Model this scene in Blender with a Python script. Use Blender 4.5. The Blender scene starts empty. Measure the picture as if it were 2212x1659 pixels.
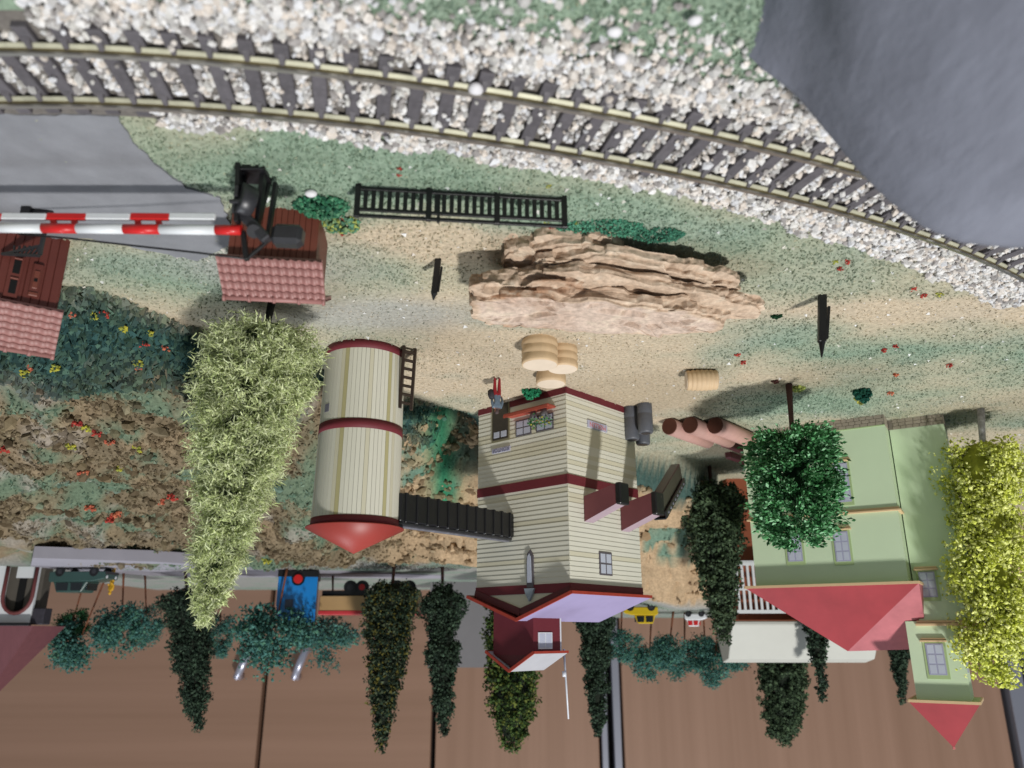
import bpy, math, random
import numpy as np
from mathutils import Matrix, Vector, Quaternion

R = math.radians
U = 0.001                     # every length below is written in millimetres of the model railway
random.seed(7)
rng = np.random.default_rng(11)
scene = bpy.context.scene
C = scene.collection

# ------------------------------------------------------------------ camera (held upside down)
PITCH, CAMH, FPX = R(18.0), 112.0, 1661.0          # focal length in pixels of a 2212 px wide picture
SP, CP = math.sin(PITCH), math.cos(PITCH)
cam_data = bpy.data.cameras.new('camera')
cam = bpy.data.objects.new('camera', cam_data)
C.objects.link(cam)
scene.camera = cam
fwd = Vector((0, CP, -SP)); upv = Vector((0, SP, CP)); rgt = Vector((1, 0, 0))
m3 = Matrix((-rgt, -upv, -fwd)).transposed()       # rolled by 180 degrees about the view axis
cam.matrix_world = Matrix.Translation((0, 0, CAMH * U)) @ m3.to_4x4()
cam_data.sensor_width = 36.0
cam_data.lens = 36.0 * FPX / 2212.0
cam_data.clip_start = 0.002
cam_data.clip_end = 20.0
cam_data.dof.use_dof = True
cam_data.dof.focus_distance = 0.315
cam_data.dof.aperture_fstop = 20.0

# ------------------------------------------------------------------ light of the room
world = bpy.data.worlds.new('World')
scene.world = world
world.use_nodes = True
bg = world.node_tree.nodes['Background']
bg.inputs['Color'].default_value = (0.80, 0.90, 1.0, 1)
bg.inputs['Strength'].default_value = 0.29


def area_lamp(name, loc, target, size, power, color):
    d = bpy.data.lights.new(name, 'AREA')
    d.shape = 'DISK'; d.size = size; d.energy = power; d.color = color
    o = bpy.data.objects.new(name, d)
    C.objects.link(o)
    o.location = loc
    o.rotation_euler = (Vector(target) - Vector(loc)).to_track_quat('-Z', 'Y').to_euler()
    return o


KEY_DIR = Vector((-0.43 * 0.545, -0.903 * 0.545, 0.84)).normalized()
kc = Vector((-0.03, 0.33, 0))
area_lamp('ceiling_lamp', kc + KEY_DIR * 1.6, kc, 0.12, 25.0, (1.0, 0.985, 0.955))
area_lamp('far_ceiling_lamp', Vector((0.9, 1.0, 2.3)), kc, 0.9, 18.0, (0.9, 0.95, 1.0))

scene.view_settings.view_transform = 'Standard'
scene.view_settings.look = 'None'
scene.view_settings.exposure = 0.0
scene.view_settings.gamma = 1.0
scene.cycles.use_denoising = True
scene.cycles.max_bounces = 6


# ------------------------------------------------------------------ pixels of the photograph -> millimetres
def ray(x, y):
    a = (1106 - x) / FPX; b = (y - 829.5) / FPX
    return np.array([a, CP + b * SP, -SP + b * CP])


def G(x, y, z=0.0):                                  # the point of a horizontal plane
    d = ray(x, y); t = (z - CAMH) / d[2]
    return np.array([d[0] * t, d[1] * t, z])


def AT(x, y, Y):                                     # the point at a known distance
    d = ray(x, y); t = Y / d[1]
    return np.array([d[0] * t, Y, CAMH + d[2] * t])


def ON(x, y, p0, n):                                 # the point of a vertical plane (wall)
    d = ray(x, y); o = np.array([0, 0, CAMH]); n = np.array([n[0], n[1], 0.0]); p0 = np.array([p0[0], p0[1], 0.0])
    t = np.dot(p0 - o, n) / np.dot(d, n)
    return o + d * t


# ------------------------------------------------------------------ materials
MATS = {}


def s2l(c):
    return tuple((v / 12.92 if v <= 0.04045 else ((v + 0.055) / 1.055) ** 2.4) for v in c)


def mat(name, col, rough=0.6, var=0.12, scale=3.0, bump=0.0, bscale=None, spec=0.4, metal=0.0, stretch=(1, 1, 1), dirt=None, coat=0.0):
    """Principled material; noise varies the colour by VAR, SCALE is the noise size in millimetres."""
    if name in MATS:
        return MATS[name]
    m = bpy.data.materials.new(name); m.use_nodes = True
    nt = m.node_tree; N = nt.nodes; L = nt.links
    p = N['Principled BSDF']
    p.inputs['Roughness'].default_value = rough
    p.inputs['Specular IOR Level'].default_value = spec
    p.inputs['Metallic'].default_value = metal
    p.inputs['Coat Weight'].default_value = coat
    tc = N.new('ShaderNodeTexCoord'); mp = N.new('ShaderNodeMapping')
    mp.inputs['Scale'].default_value = tuple(s / U for s in stretch)
    L.new(tc.outputs['Object'], mp.inputs['Vector'])
    nz = N.new('ShaderNodeTexNoise'); nz.inputs['Scale'].default_value = 1.0 / scale
    nz.inputs['Detail'].default_value = 5.0; nz.inputs['Roughness'].default_value = 0.6
    L.new(mp.outputs['Vector'], nz.inputs['Vector'])
    rp = N.new('ShaderNodeValToRGB')
    rp.color_ramp.elements[0].position = 0.25; rp.color_ramp.elements[1].position = 0.75
    lo = [max(0, c * (1 - var)) for c in col]; hi = [min(1, c * (1 + var)) for c in col]
    if dirt: lo = dirt
    rp.color_ramp.elements[0].color = (*lo, 1); rp.color_ramp.elements[1].color = (*hi, 1)
    L.new(nz.outputs['Fac'], rp.inputs['Fac'])
    oi = N.new('ShaderNodeObjectInfo')
    hs = N.new('ShaderNodeHueSaturation')
    mr = N.new('ShaderNodeMapRange')
    mr.inputs['To Min'].default_value = 1 - var * 0.5; mr.inputs['To Max'].default_value = 1 + var * 0.5
    L.new(oi.outputs['Random'], mr.inputs['Value']); L.new(mr.outputs['Result'], hs.inputs['Value'])
    L.new(rp.outputs['Color'], hs.inputs['Color']); L.new(hs.outputs['Color'], p.inputs['Base Color'])
    if bump:
        n2 = N.new('ShaderNodeTexNoise'); n2.inputs['Scale'].default_value = 1.0 / (bscale or scale * 0.3)
        n2.inputs['Detail'].default_value = 4.0
        L.new(mp.outputs['Vector'], n2.inputs['Vector'])
        bp = N.new('ShaderNodeBump'); bp.inputs['Strength'].default_value = bump
        bp.inputs['Distance'].default_value = 0.3 * U
        L.new(n2.outputs['Fac'], bp.inputs['Height']); L.new(bp.outputs['Normal'], p.inputs['Normal'])
    MATS[name] = m
    return m


def mat_attr(name, rough=0.8, var=0.15, scale=1.2, spec=0.2, bump=0.0, transl=0.0):
    """Colour read from the mesh's own colour attribute, broken up by noise."""
    if name in MATS:
        return MATS[name]
    m = bpy.data.materials.new(name); m.use_nodes = True
    nt = m.node_tree; N = nt.nodes; L = nt.links
    p = N['Principled BSDF']; p.inputs['Roughness'].default_value = rough
    p.inputs['Specular IOR Level'].default_value = spec
    at = N.new('ShaderNodeAttribute'); at.attribute_name = 'Col'
    tc = N.new('ShaderNodeTexCoord'); nz = N.new('ShaderNodeTexNoise')
    nz.inputs['Scale'].default_value = 1.0 / (scale * U); nz.inputs['Detail'].default_value = 6.0
    nz.inputs['Roughness'].default_value = 0.65
    L.new(tc.outputs['Object'], nz.inputs['Vector'])
    mr = N.new('ShaderNodeMapRange'); mr.inputs['From Min'].default_value = 0.3; mr.inputs['From Max'].default_value = 0.7
    mr.inputs['To Min'].default_value = 1 - var; mr.inputs['To Max'].default_value = 1 + var
    L.new(nz.outputs['Fac'], mr.inputs['Value'])
    mx = N.new('ShaderNodeVectorMath'); mx.operation = 'SCALE'
    L.new(at.outputs['Color'], mx.inputs[0]); L.new(mr.outputs['Result'], mx.inputs['Scale'])
    L.new(mx.outputs['Vector'], p.inputs['Base Color'])
    if transl:
        out = N['Material Output']; tb = N.new('ShaderNodeBsdfTranslucent'); ms = N.new('ShaderNodeMixShader')
        ms.inputs['Fac'].default_value = transl
        L.new(mx.outputs['Vector'], tb.inputs['Color']); L.new(p.outputs['BSDF'], ms.inputs[1])
        L.new(tb.outputs['BSDF'], ms.inputs[2]); L.new(ms.outputs['Shader'], out.inputs['Surface'])
    if bump:
        bp = N.new('ShaderNodeBump'); bp.inputs['Strength'].default_value = bump; bp.inputs['Distance'].default_value = 0.5 * U
        L.new(nz.outputs['Fac'], bp.inputs['Height']); L.new(bp.outputs['Normal'], p.inputs['Normal'])
    MATS[name] = m
    return m


def mat_wood(name, c0, c1, axis, rough=0.45):
    """Laminate wood: long noise streaks along one axis."""
    m = bpy.data.materials.new(name); m.use_nodes = True
    nt = m.node_tree; N = nt.nodes; L = nt.links
    p = N['Principled BSDF']; p.inputs['Roughness'].default_value = rough; p.inputs['Specular IOR Level'].default_value = 0.3
    tc = N.new('ShaderNodeTexCoord'); mp = N.new('ShaderNodeMapping')
    sc = [1 / (9 * U)] * 3; sc[axis] = 1 / (400 * U)
    mp.inputs['Scale'].default_value = sc
    L.new(tc.outputs['Object'], mp.inputs['Vector'])
    nz = N.new('ShaderNodeTexNoise'); nz.inputs['Scale'].default_value = 0.6; nz.inputs['Detail'].default_value = 6
    L.new(mp.outputs['Vector'], nz.inputs['Vector'])
    rp = N.new('ShaderNodeValToRGB'); rp.color_ramp.elements[0].position = 0.3; rp.color_ramp.elements[1].position = 0.72
    rp.color_ramp.elements[0].color = (*c0, 1); rp.color_ramp.elements[1].color = (*c1, 1)
    L.new(nz.outputs['Fac'], rp.inputs['Fac']); L.new(rp.outputs['Color'], p.inputs['Base Color'])
    MATS[name] = m
    return m


# ------------------------------------------------------------------ mesh helpers
def props(o, label=None, cat=None, group=None, kind=None):
    if label: o['label'] = label
    if cat: o['category'] = cat
    if group: o['group'] = group
    if kind: o['kind'] = kind
    return o


def thing(name, label, cat, loc=(0, 0, 0), rotz=0.0, group=None):
    o = bpy.data.objects.new(name, None)
    C.objects.link(o)
    o.empty_display_size = 0.005
    o.location = [v * U for v in loc]
    o.rotation_euler = (0, 0, rotz)
    return props(o, label, cat, group)


def link(name, me, parent=None, loc=None, rot=None):
    o = bpy.data.objects.new(name, me)
    C.objects.link(o)
    if parent is not None: o.parent = parent
    if loc is not None: o.location = [v * U for v in loc]
    if rot is not None: o.rotation_euler = rot
    return o


class MB:
    """Collects vertices and faces in millimetres."""
    def __init__(s):
        s.v = []; s.f = []; s.sm = []

    def add(s, vs, fs, smooth=False):
        b = len(s.v)
        s.v += [tuple(map(float, p)) for p in vs]
        s.f += [tuple(b + i for i in f) for f in fs]
        s.sm += [smooth] * len(fs)
        return s

    def box(s, c, d, M=None, taper=1.0):
        x, y, z = d[0] / 2, d[1] / 2, d[2] / 2
        vs = [Vector((sx * x * (taper if sz > 0 else 1), sy * y * (taper if sz > 0 else 1), sz * z))
              for sz in (-1, 1) for sy in (-1, 1) for sx in (-1, 1)]
        if M is not None: vs = [M @ p for p in vs]
        vs = [p + Vector(c) for p in vs]
        return s.add(vs, [(0, 2, 3, 1), (4, 5, 7, 6), (0, 1, 5, 4), (2, 6, 7, 3), (0, 4, 6, 2), (1, 3, 7, 5)])

    def beam(s, p0, p1, w, h, up=(0, 0, 1)):
        """Box from p0 to p1; w across, h along UP."""
        p0 = Vector(p0); p1 = Vector(p1); d = (p1 - p0); d.normalize()
        a = d.cross(Vector(up)); a.normalize(); b = a.cross(d)
        vs = []
        for p in (p0, p1):
            for sy in (-1, 1):
                for sx in (-1, 1):
                    vs.append(p + a * (sx * w / 2) + b * (sy * h / 2))
        return s.add(vs, [(0, 1, 3, 2), (4, 6, 7, 5), (0, 4, 5, 1), (2, 3, 7, 6), (0, 2, 6, 4), (1, 5, 7, 3)])

    def cyl(s, p0, p1, r0, r1=None, n=16, cap=True, smooth=True):
        r1 = r0 if r1 is None else r1
        p0 = Vector(p0); p1 = Vector(p1); d = (p1 - p0).normalized()
        a = d.orthogonal().normalized(); b = d.cross(a)
        vs = []
        for p, r in ((p0, r0), (p1, r1)):
            for i in range(n):
                t = 2 * math.pi * i / n
                vs.append(p + (a * math.cos(t) + b * math.sin(t)) * r)
        s.add(vs, [(i, (i + 1) % n, n + (i + 1) % n, n + i) for i in range(n)], smooth)
        if cap:
            s.add(vs[:n], [tuple(range(n - 1, -1, -1))]); s.add(vs[n:], [tuple(range(n))])
        return s

    def lathe(s, prof, c=(0, 0, 0), n=24, smooth=True, cap=True):
        """prof: list of (radius, z) from bottom to top about the vertical through C."""
        vs = []
        for r, z in prof:
            for i in range(n):
                t = 2 * math.pi * i / n
                vs.append((c[0] + r * math.cos(t), c[1] + r * math.sin(t), c[2] + z))
        fs = []
        for k in range(len(prof) - 1):
            for i in range(n):
                j = (i + 1) % n
                fs.append((k * n + i, k * n + j, (k + 1) * n + j, (k + 1) * n + i))
        s.add(vs, fs, smooth)
        if cap:
            s.add(vs[:n], [tuple(range(n - 1, -1, -1))]); s.add(vs[-n:], [tuple(range(n))])
        return s

    def prism(s, poly, h0, h1, axis=2):
        """Polygon (list of 2-D points) pushed from h0 to h1 along an axis."""
        n = len(poly); vs = []
        for h in (h0, h1):
            for a, b in poly:
                vs.append({0: (h, a, b), 1: (a, h, b), 2: (a, b, h)}[axis])
        fs = [tuple(range(n - 1, -1, -1)), tuple(range(n, 2 * n))]
        fs += [(i, (i + 1) % n, n + (i + 1) % n, n + i) for i in range(n)]
        return s.add(vs, fs)

    def tube(s, pts, r, n=8, r1=None):
        r1 = r if r1 is None else r1
        pts = [Vector(p) for p in pts]; k = len(pts); vs = []
        for i, p in enumerate(pts):
            d = (pts[min(i + 1, k - 1)] - pts[max(i - 1, 0)]).normalized()
            a = d.orthogonal().normalized() if i == 0 else (a - d * a.dot(d)).normalized()
            b = d.cross(a); rr = r + (r1 - r) * i / (k - 1)
            for j in range(n):
                t = 2 * math.pi * j / n
                vs.append(p + (a * math.cos(t) + b * math.sin(t)) * rr)
        fs = [(i * n + j, i * n + (j + 1) % n, (i + 1) * n + (j + 1) % n, (i + 1) * n + j) for i in range(k - 1) for j in range(n)]
        s.add(vs, fs, True)
        s.add(vs[:n], [tuple(range(n - 1, -1, -1))]); s.add(vs[-n:], [tuple(range(n))])
        return s

    def mesh(s, name, m, bevel=0.0):
        me = bpy.data.meshes.new(name)
        me.from_pydata([(x * U, y * U, z * U) for x, y, z in s.v], [], s.f)
        me.polygons.foreach_set('use_smooth', s.sm)
        import bmesh
        bm = bmesh.new(); bm.from_mesh(me)
        bmesh.ops.remove_doubles(bm, verts=bm.verts, dist=1e-7)
        bmesh.ops.recalc_face_normals(bm, faces=bm.faces)
        if bevel:
            es = [e for e in bm.edges if len(e.link_faces) == 2 and e.calc_face_angle(0) > 0.6]
            bmesh.ops.bevel(bm, geom=es, offset=bevel * U, segments=1, affect='EDGES', clamp_overlap=True)
        bm.to_mesh(me); bm.free()
        if m is not None: me.materials.append(m)
        return me

    def build(s, name, m, parent=None, bevel=0.0, loc=None, rot=None):
        return link(name, s.mesh(name, m, bevel), parent, loc, rot)


def tri_mesh(name, V, F, m, col=None, smooth=False):
    me = bpy.data.meshes.new(name)
    V = np.asarray(V, dtype=np.float32) * U; F = np.asarray(F, dtype=np.int32)
    me.vertices.add(len(V)); me.vertices.foreach_set('co', V.ravel())
    k = F.shape[1]
    me.loops.add(F.size); me.loops.foreach_set('vertex_index', F.ravel())
    me.polygons.add(len(F))
    me.polygons.foreach_set('loop_start', np.arange(0, F.size, k, dtype=np.int32))
    me.polygons.foreach_set('loop_total', np.full(len(F), k, dtype=np.int32))
    me.polygons.foreach_set('use_smooth', np.full(len(F), smooth))
    me.update(calc_edges=True)
    if col is not None:
        at = me.color_attributes.new('Col', 'FLOAT_COLOR', 'POINT')
        c4 = np.ones((len(V), 4), dtype=np.float32); c4[:, :3] = col
        at.data.foreach_set('color', c4.ravel())
    me.materials.append(m)
    return me


def rand_rot(n):
    q = rng.normal(size=(n, 4)); q /= np.linalg.norm(q, axis=1, keepdims=True)
    w, x, y, z = q.T
    return np.stack([np.stack([1 - 2 * (y * y + z * z), 2 * (x * y - z * w), 2 * (x * z + y * w)], -1),
                     np.stack([2 * (x * y + z * w), 1 - 2 * (x * x + z * z), 2 * (y * z - x * w)], -1),
                     np.stack([2 * (x * z - y * w), 2 * (y * z + x * w), 1 - 2 * (x * x + y * y)], -1)], 1)


def dir_rot(D):
    """Rotations taking +Z to D with a random spin."""
    D = D / np.linalg.norm(D, axis=1, keepdims=True)
    a = np.cross(D, rng.normal(size=D.shape)); a /= np.linalg.norm(a, axis=1, keepdims=True)
    b = np.cross(D, a)
    return np.stack([a, b, D], -1)


def scatter(tv, tf, P, S, Rm, col, jitter=0.0):
    """Many copies of a small template: returns vertices, faces and colours."""
    tv = np.asarray(tv, float); tf = np.asarray(tf, int); n = len(P); k = len(tv)
    S = np.asarray(S, float)
    if S.ndim == 1: S = np.repeat(S[:, None], 3, 1)
    T = np.repeat(tv[None], n, 0)
    if jitter: T = T * (1 + rng.normal(size=T.shape) * jitter)
    T = T * S[:, None, :]
    V = np.einsum('nij,nkj->nki', Rm, T) + P[:, None, :]
    F = tf[None] + (np.arange(n) * k)[:, None, None]
    return V.reshape(-1, 3), F.reshape(-1, tf.shape[1]), np.repeat(col, k, 0)


def join(*parts):
    Vs, Fs, Cs = [], [], []; b = 0
    for V, F, c in parts:
        Vs.append(V); Fs.append(F + b); Cs.append(c); b += len(V)
    return np.concatenate(Vs), np.concatenate(Fs), np.concatenate(Cs)


PH = (1 + 5 ** 0.5) / 2
ICO_V = np.array([(-1, PH, 0), (1, PH, 0), (-1, -PH, 0), (1, -PH, 0), (0, -1, PH), (0, 1, PH), (0, -1, -PH), (0, 1, -PH), (PH, 0, -1), (PH, 0, 1), (-PH, 0, -1), (-PH, 0, 1)]) / math.sqrt(1 + PH * PH)
ICO_F = [(0, 11, 5), (0, 5, 1), (0, 1, 7), (0, 7, 10), (0, 10, 11), (1, 5, 9), (5, 11, 4), (11, 10, 2), (10, 7, 6), (7, 1, 8), (3, 9, 4), (3, 4, 2), (3, 2, 6), (3, 6, 8), (3, 8, 9), (4, 9, 5), (2, 4, 11), (6, 2, 10), (8, 6, 7), (9, 8, 1)]
OCT_V = [(1, 0, 0), (-1, 0, 0), (0, 1, 0), (0, -1, 0), (0, 0, 1), (0, 0, -1)]
OCT_F = [(0, 2, 4), (2, 1, 4), (1, 3, 4), (3, 0, 4), (2, 0, 5), (1, 2, 5), (3, 1, 5), (0, 3, 5)]
TET_V = [(1, 1, 1), (-1, -1, 1), (-1, 1, -1), (1, -1, -1)]
TET_F = [(0, 1, 3), (0, 2, 1), (0, 3, 2), (1, 2, 3)]
SPK_V = [(-.085, 0, 0), (.085, 0, 0), (0, 0, 1), (0, -.085, 0), (0, .085, 0), (0.05, 0.05, 1)]
SPK_F = [(0, 1, 2), (3, 4, 5)]
LEAF_V = [(0, 0, 0), (.26, .08, .5), (0, 0, 1), (-.26, .08, .5)]
LEAF_F = [(0, 1, 2), (0, 2, 3)]


def vnoise(x, y, seed=0):
    """Value noise, vectorised, -1..1."""
    xi = np.floor(x).astype(int); yi = np.floor(y).astype(int); xf = x - xi; yf = y - yi

    def h(a, b):
        k = (a * 374761393 + b * 668265263 + seed * 982451653) & 0xffffffff
        k = ((k ^ (k >> 13)) * 1274126177) & 0xffffffff
        return ((k ^ (k >> 16)) & 0xffff) / 32767.5 - 1
    u = xf * xf * (3 - 2 * xf); w = yf * yf * (3 - 2 * yf)
    return (h(xi, yi) * (1 - u) + h(xi + 1, yi) * u) * (1 - w) + (h(xi, yi + 1) * (1 - u) + h(xi + 1, yi + 1) * u) * w


def fbm(x, y, size, oct=4, seed=0):
    r = 0; a = 1; t = 0
    for i in range(oct):
        r = r + a * vnoise(x / size + 13.7 * i, y / size - 7.3 * i, seed + i); t += a; a *= 0.5; size *= 0.5
    return r / t


def sstep(a, b, x):
    t = np.clip((x - a) / (b - a), 0, 1)
    return t * t * (3 - 2 * t)


# ------------------------------------------------------------------ the setting: ground with its hillside
FOOT = np.array([(-420, 640), (-262, 640), (-168, 625), (-150, 560), (-125, 512), (-60, 470), (14, 398), (52, 364), (88, 318), (122, 272), (142, 238), (170, 236), (420, 230)], float)


def hill_params(X):
    yf = np.interp(X, FOOT[:, 0], FOOT[:, 1])
    zt = 62 + 32 * np.clip(-X / 125, 0, 1)
    return yf, np.maximum(605.0, yf + 35), zt


def ground_z(X, Y, rough=True):
    X = np.asarray(X, float); Y = np.asarray(Y, float)
    yf, yt, zt = hill_params(X)
    s = np.clip((Y - yf) / (yt - yf), 0, 1)
    z = zt * (0.16 * sstep(0, 0.05, s) + 0.84 * s ** 0.95)
    if rough:
        m = sstep(0.0, 0.06, s) * (1 - sstep(0.93, 1.0, s))
        r = 1 - np.abs(fbm(X * 0.8, Y, 46, 4, 3))
        lf = sstep(50, 110, X)
        z = z + m * ((6.5 + 6 * lf) * fbm(X, Y, 34, 5, 5) + (5.2 + 1.5 * lf) * fbm(X, Y, 11, 4, 6) + 6.5 * (r * r * r - 0.55))
        z = z - m * 24 * np.exp(-((X - 30) / 17) ** 2) * (1 - sstep(70, 130, Y - yf)) - m * 16 * np.exp(-((X - 92) / 16) ** 2) * (1 - sstep(50, 100, Y - yf))
        cr = 1 - np.abs(fbm(X * 1.2 + Y * .5, Y * .8, 38, 4, 15)); z = z - m * 7.0 * np.clip((cr - .90) / .10, 0, 1) ** 1.5 * sstep(110, 60, X)
        lay = np.floor((z + 0.12 * X) / 8.0 + 0.6 * fbm(X, Y, 40, 2, 9)) * 8.0     # rock ledges behind the mill and silo
        k = m * sstep(90, 20, X)
        z = z * (1 - 0.72 * k) + 0.72 * k * (lay - 0.12 * X + 4)
        z = z + 0.35 * fbm(X, Y, 9, 3, 21) * (1 - m) * sstep(60, 130, Y)
    return z


def gz(x, y):
    return float(ground_z(np.array([x]), np.array([y]))[0])


xs = np.concatenate([np.arange(-460, -260, 6.0), np.arange(-260, 180, 2.0), np.arange(180, 430, 5.0)])
ys = np.concatenate([np.arange(30, 110, 6.0), np.arange(110, 420, 2.0), np.arange(420, 640, 2.6), np.arange(640, 960, 10.0)])
GX, GY = np.meshgrid(xs, ys)
GZ = ground_z(GX, GY)

c_green = np.array(s2l((0.46, 0.56, 0.49))); c_tan = np.array(s2l((0.725, 0.665, 0.575))); c_olive = np.array(s2l((0.56, 0.60, 0.52)))
c_grey = np.array(s2l((0.62, 0.62, 0.60))); c_rock = np.array(s2l((0.70, 0.60, 0.48))); c_brown = np.array(s2l((0.46, 0.41, 0.33)))
c_teal = np.array(s2l((0.22, 0.34, 0.33))); c_dkgreen = np.array(s2l((0.20, 0.46, 0.34)))


def blob(X, Y, px, py, rx, ry):
    p = G(px, py)
    return np.exp(-(((X - p[0]) / rx) ** 2 + ((Y - p[1]) / ry) ** 2))


def ground_col(X, Y):
    yf, yt, zt = hill_params(X)
    n1 = fbm(X, Y * 1.6, 60, 4, 31); n2 = fbm(X, Y, 22, 4, 37); n3 = fbm(X, Y, 14, 3, 41)
    g = 0.42 + 0.55 * n1 + 0.35 * n2                      # share of green turf
    g = g + 0.9 * blob(X, Y, 1250, 470, 30, 12) + 0.8 * blob(X, Y, 640, 330, 40, 18) + 0.7 * blob(X, Y, 2000, 760, 70, 16)
    g = g + 0.7 * blob(X, Y, 1750, 870, 40, 22) + 0.6 * blob(X, Y, 420, 600, 22, 18) + 1.2 * blob(X, Y, 1300, 20, 90, 18) + 1.3 * blob(X, Y, 60, 20, 40, 16) + .55 * blob(X, Y, 900, 395, 60, 14) + .4 * blob(X, Y, 1600, 500, 40, 18) + 0.8 * blob(X, Y, 1700, 150, 30, 20)
    g = g - 1.1 * blob(X, Y, 1280, 850, 55, 40) - 0.9 * blob(X, Y, 2000, 670, 90, 12) - 0.9 * blob(X, Y, 950, 520, 35, 12) - 0.6 * blob(X, Y, 1000, 770, 40, 25)
    g = np.clip(g, 0, 1)[..., None]
    col = c_tan * (1 - g) + (c_olive * 0.5 + c_green * 0.5) * g
    gr = np.clip(1.5 * blob(X, Y, 820, 680, 36, 14) + 1.3 * blob(X, Y, 560, 580, 28, 14) + 0.8 * blob(X, Y, 430, 500, 24, 14) + 0.3 * n2, 0, 1)[..., None]
    col = col * (1 - 0.8 * gr) + c_grey * 0.8 * gr
    # the hillside: plaster rock, brown earth and green flock
    s = (Y - yf) / (yt - yf)
    h = sstep(-0.01, 0.03, s)[..., None]
    left = sstep(60, 110, X)[..., None]
    e = sstep(-0.10, 0.25, n2 + 0.5 * n3)[..., None]
    rock = c_rock * (1 - 0.25 * e) + c_brown * 0.25 * e
    ea = c_brown * (1 - 0.25 * sstep(-.2, .3, n3)[..., None]) + c_rock * 0.25 * sstep(-.2, .3, n3)[..., None]
    gg = sstep(-0.12, 0.30, n1 + 0.6 * n2 + 0.45 * n3 + 0.02)[..., None]
    c_hg = np.array(s2l((.40, .46, .38)))
    hl = ea * (1 - gg) + c_hg * gg
    pw = sstep(.25, .45, fbm(X, Y, 26, 3, 91))[..., None] * .7
    hl = hl * (1 - pw) + np.array(s2l((.60, .57, .53))) * pw
    g2 = sstep(.05, .35, n1 + .5 * n3)[..., None]
    hr = rock * (1 - g2) + c_green * 0.85 * g2
    hill = hl * left + hr * (1 - left)
    ft = (sstep(0.0, 0.015, s) * (1 - sstep(0.06, 0.15 + .05 * n2, s)))[..., None]
    hill = hill * (1 - 0.95 * ft) + c_teal * 0.95 * ft
    # strip of green paint running down between silo and mill
    p0 = G(950, 880)
    st = (np.exp(-((X - p0[0] - 0.05 * (Y - p0[1])) / 9) ** 2) * sstep(0, .05, s) * (1 - sstep(.55, .7, s)))[..., None]
    hill = hill * (1 - st) + c_dkgreen * 1.15 * st
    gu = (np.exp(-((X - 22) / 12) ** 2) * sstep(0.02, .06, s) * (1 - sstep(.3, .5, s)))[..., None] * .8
    hill = hill * (1 - gu) + np.array(s2l((.24, .18, .13))) * gu  # dark tone stands for the shadow lying in the gully
    top = sstep(0.96, 1.0, s)[..., None]
    hill = hill * (1 - top) + (c_grey * 0.85 * (1 - gg * .5) + c_green * .5 * gg) * top
    return col * (1 - h) + hill * h


nx, ny = len(xs), len(ys)
idx = np.arange(nx * ny).reshape(ny, nx)
quads = np.stack([idx[:-1, :-1], idx[:-1, 1:], idx[1:, 1:], idx[1:, :-1]], -1).reshape(-1, 4)
GV = np.stack([GX, GY, GZ], -1).reshape(-1, 3)
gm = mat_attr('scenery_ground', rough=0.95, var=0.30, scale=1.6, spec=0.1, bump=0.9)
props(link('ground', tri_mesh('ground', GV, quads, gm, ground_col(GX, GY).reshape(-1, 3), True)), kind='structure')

# the grey road that runs up to the railway
m_road = mat('road_paint', s2l((0.51, 0.515, 0.535)), rough=0.85, var=0.16, scale=11, bump=0.6, bscale=0.7)


def sheet(name, pts, m, dz=0.35, jit=1.0, cut=2.0):
    """A thin sheet of irregular outline draped on the ground."""
    out = []
    for i in range(len(pts)):
        a = np.array(G(*pts[i])[:2]); b = np.array(G(*pts[(i + 1) % len(pts)])[:2])
        k = max(2, int(np.linalg.norm(b - a) / cut))
        for j in range(k):
            p = a + (b - a) * j / k
            out.append(p + rng.normal(size=2) * 0.35 * jit)
    vs = [(p[0], p[1], gz(p[0], p[1]) * 0 + dz) for p in out]
    b = MB().add(vs + [(x, y, -0.6) for x, y, z in vs], [tuple(range(len(vs)))] + [(i, (i + 1) % len(vs), len(vs) + (i + 1) % len(vs), len(vs) + i) for i in range(len(vs))])
    return props(b.build(name, m), kind='structure')


sheet('road', [(-60, 243), (254, 247), (300, 318), (400, 402), (478, 425), (505, 520), (430, 560), (330, 540), (200, 512), (60, 512), (-60, 520)], m_road, 0.6)
sheet('road', [(-60, 118), (60, 116), (80, 92), (60, 76), (-60, 56)], mat('road_paint_dark', s2l((0.42, 0.46, 0.55)), rough=0.8, var=0.1, scale=14, bump=0.4, bscale=0.8))

# ------------------------------------------------------------------ railway track
FAR = [(-160, 243), (0, 238), (233, 237), (467, 247), (733, 275), (970, 307), (1204, 343), (1470, 390), (1675, 430), (1875, 480), (2075, 547), (2208, 616), (2330, 690)]
fp = np.array([G(x, y, 4.6)[:2] for x, y in FAR])
pf = np.polyfit(fp[:, 0], fp[:, 1], 4)
tx = np.linspace(136, -186, 650)
ty = np.polyval(pf, tx)
tan = np.stack([np.gradient(tx), np.gradient(ty)], 1); tan /= np.linalg.norm(tan, axis=1, keepdims=True)
nor = np.stack([-tan[:, 1], tan[:, 0]], 1)
nor *= np.sign(-nor[:, 1:2])                               # towards the camera
TC = np.stack([tx, ty], 1) + nor * 7.95                     # centre line, half the 16.5 mm gauge in from the far rail
TN, TT = nor, tan
arc = np.concatenate([[0], np.cumsum(np.linalg.norm(np.diff(TC, axis=0), axis=1))])


def track_at(s):
    p = np.array([np.interp(s, arc, TC[:, 0]), np.interp(s, arc, TC[:, 1])])
    n = np.array([np.interp(s, arc, TN[:, 0]), np.interp(s, arc, TN[:, 1])]); n /= np.linalg.norm(n)
    return p, n


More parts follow.
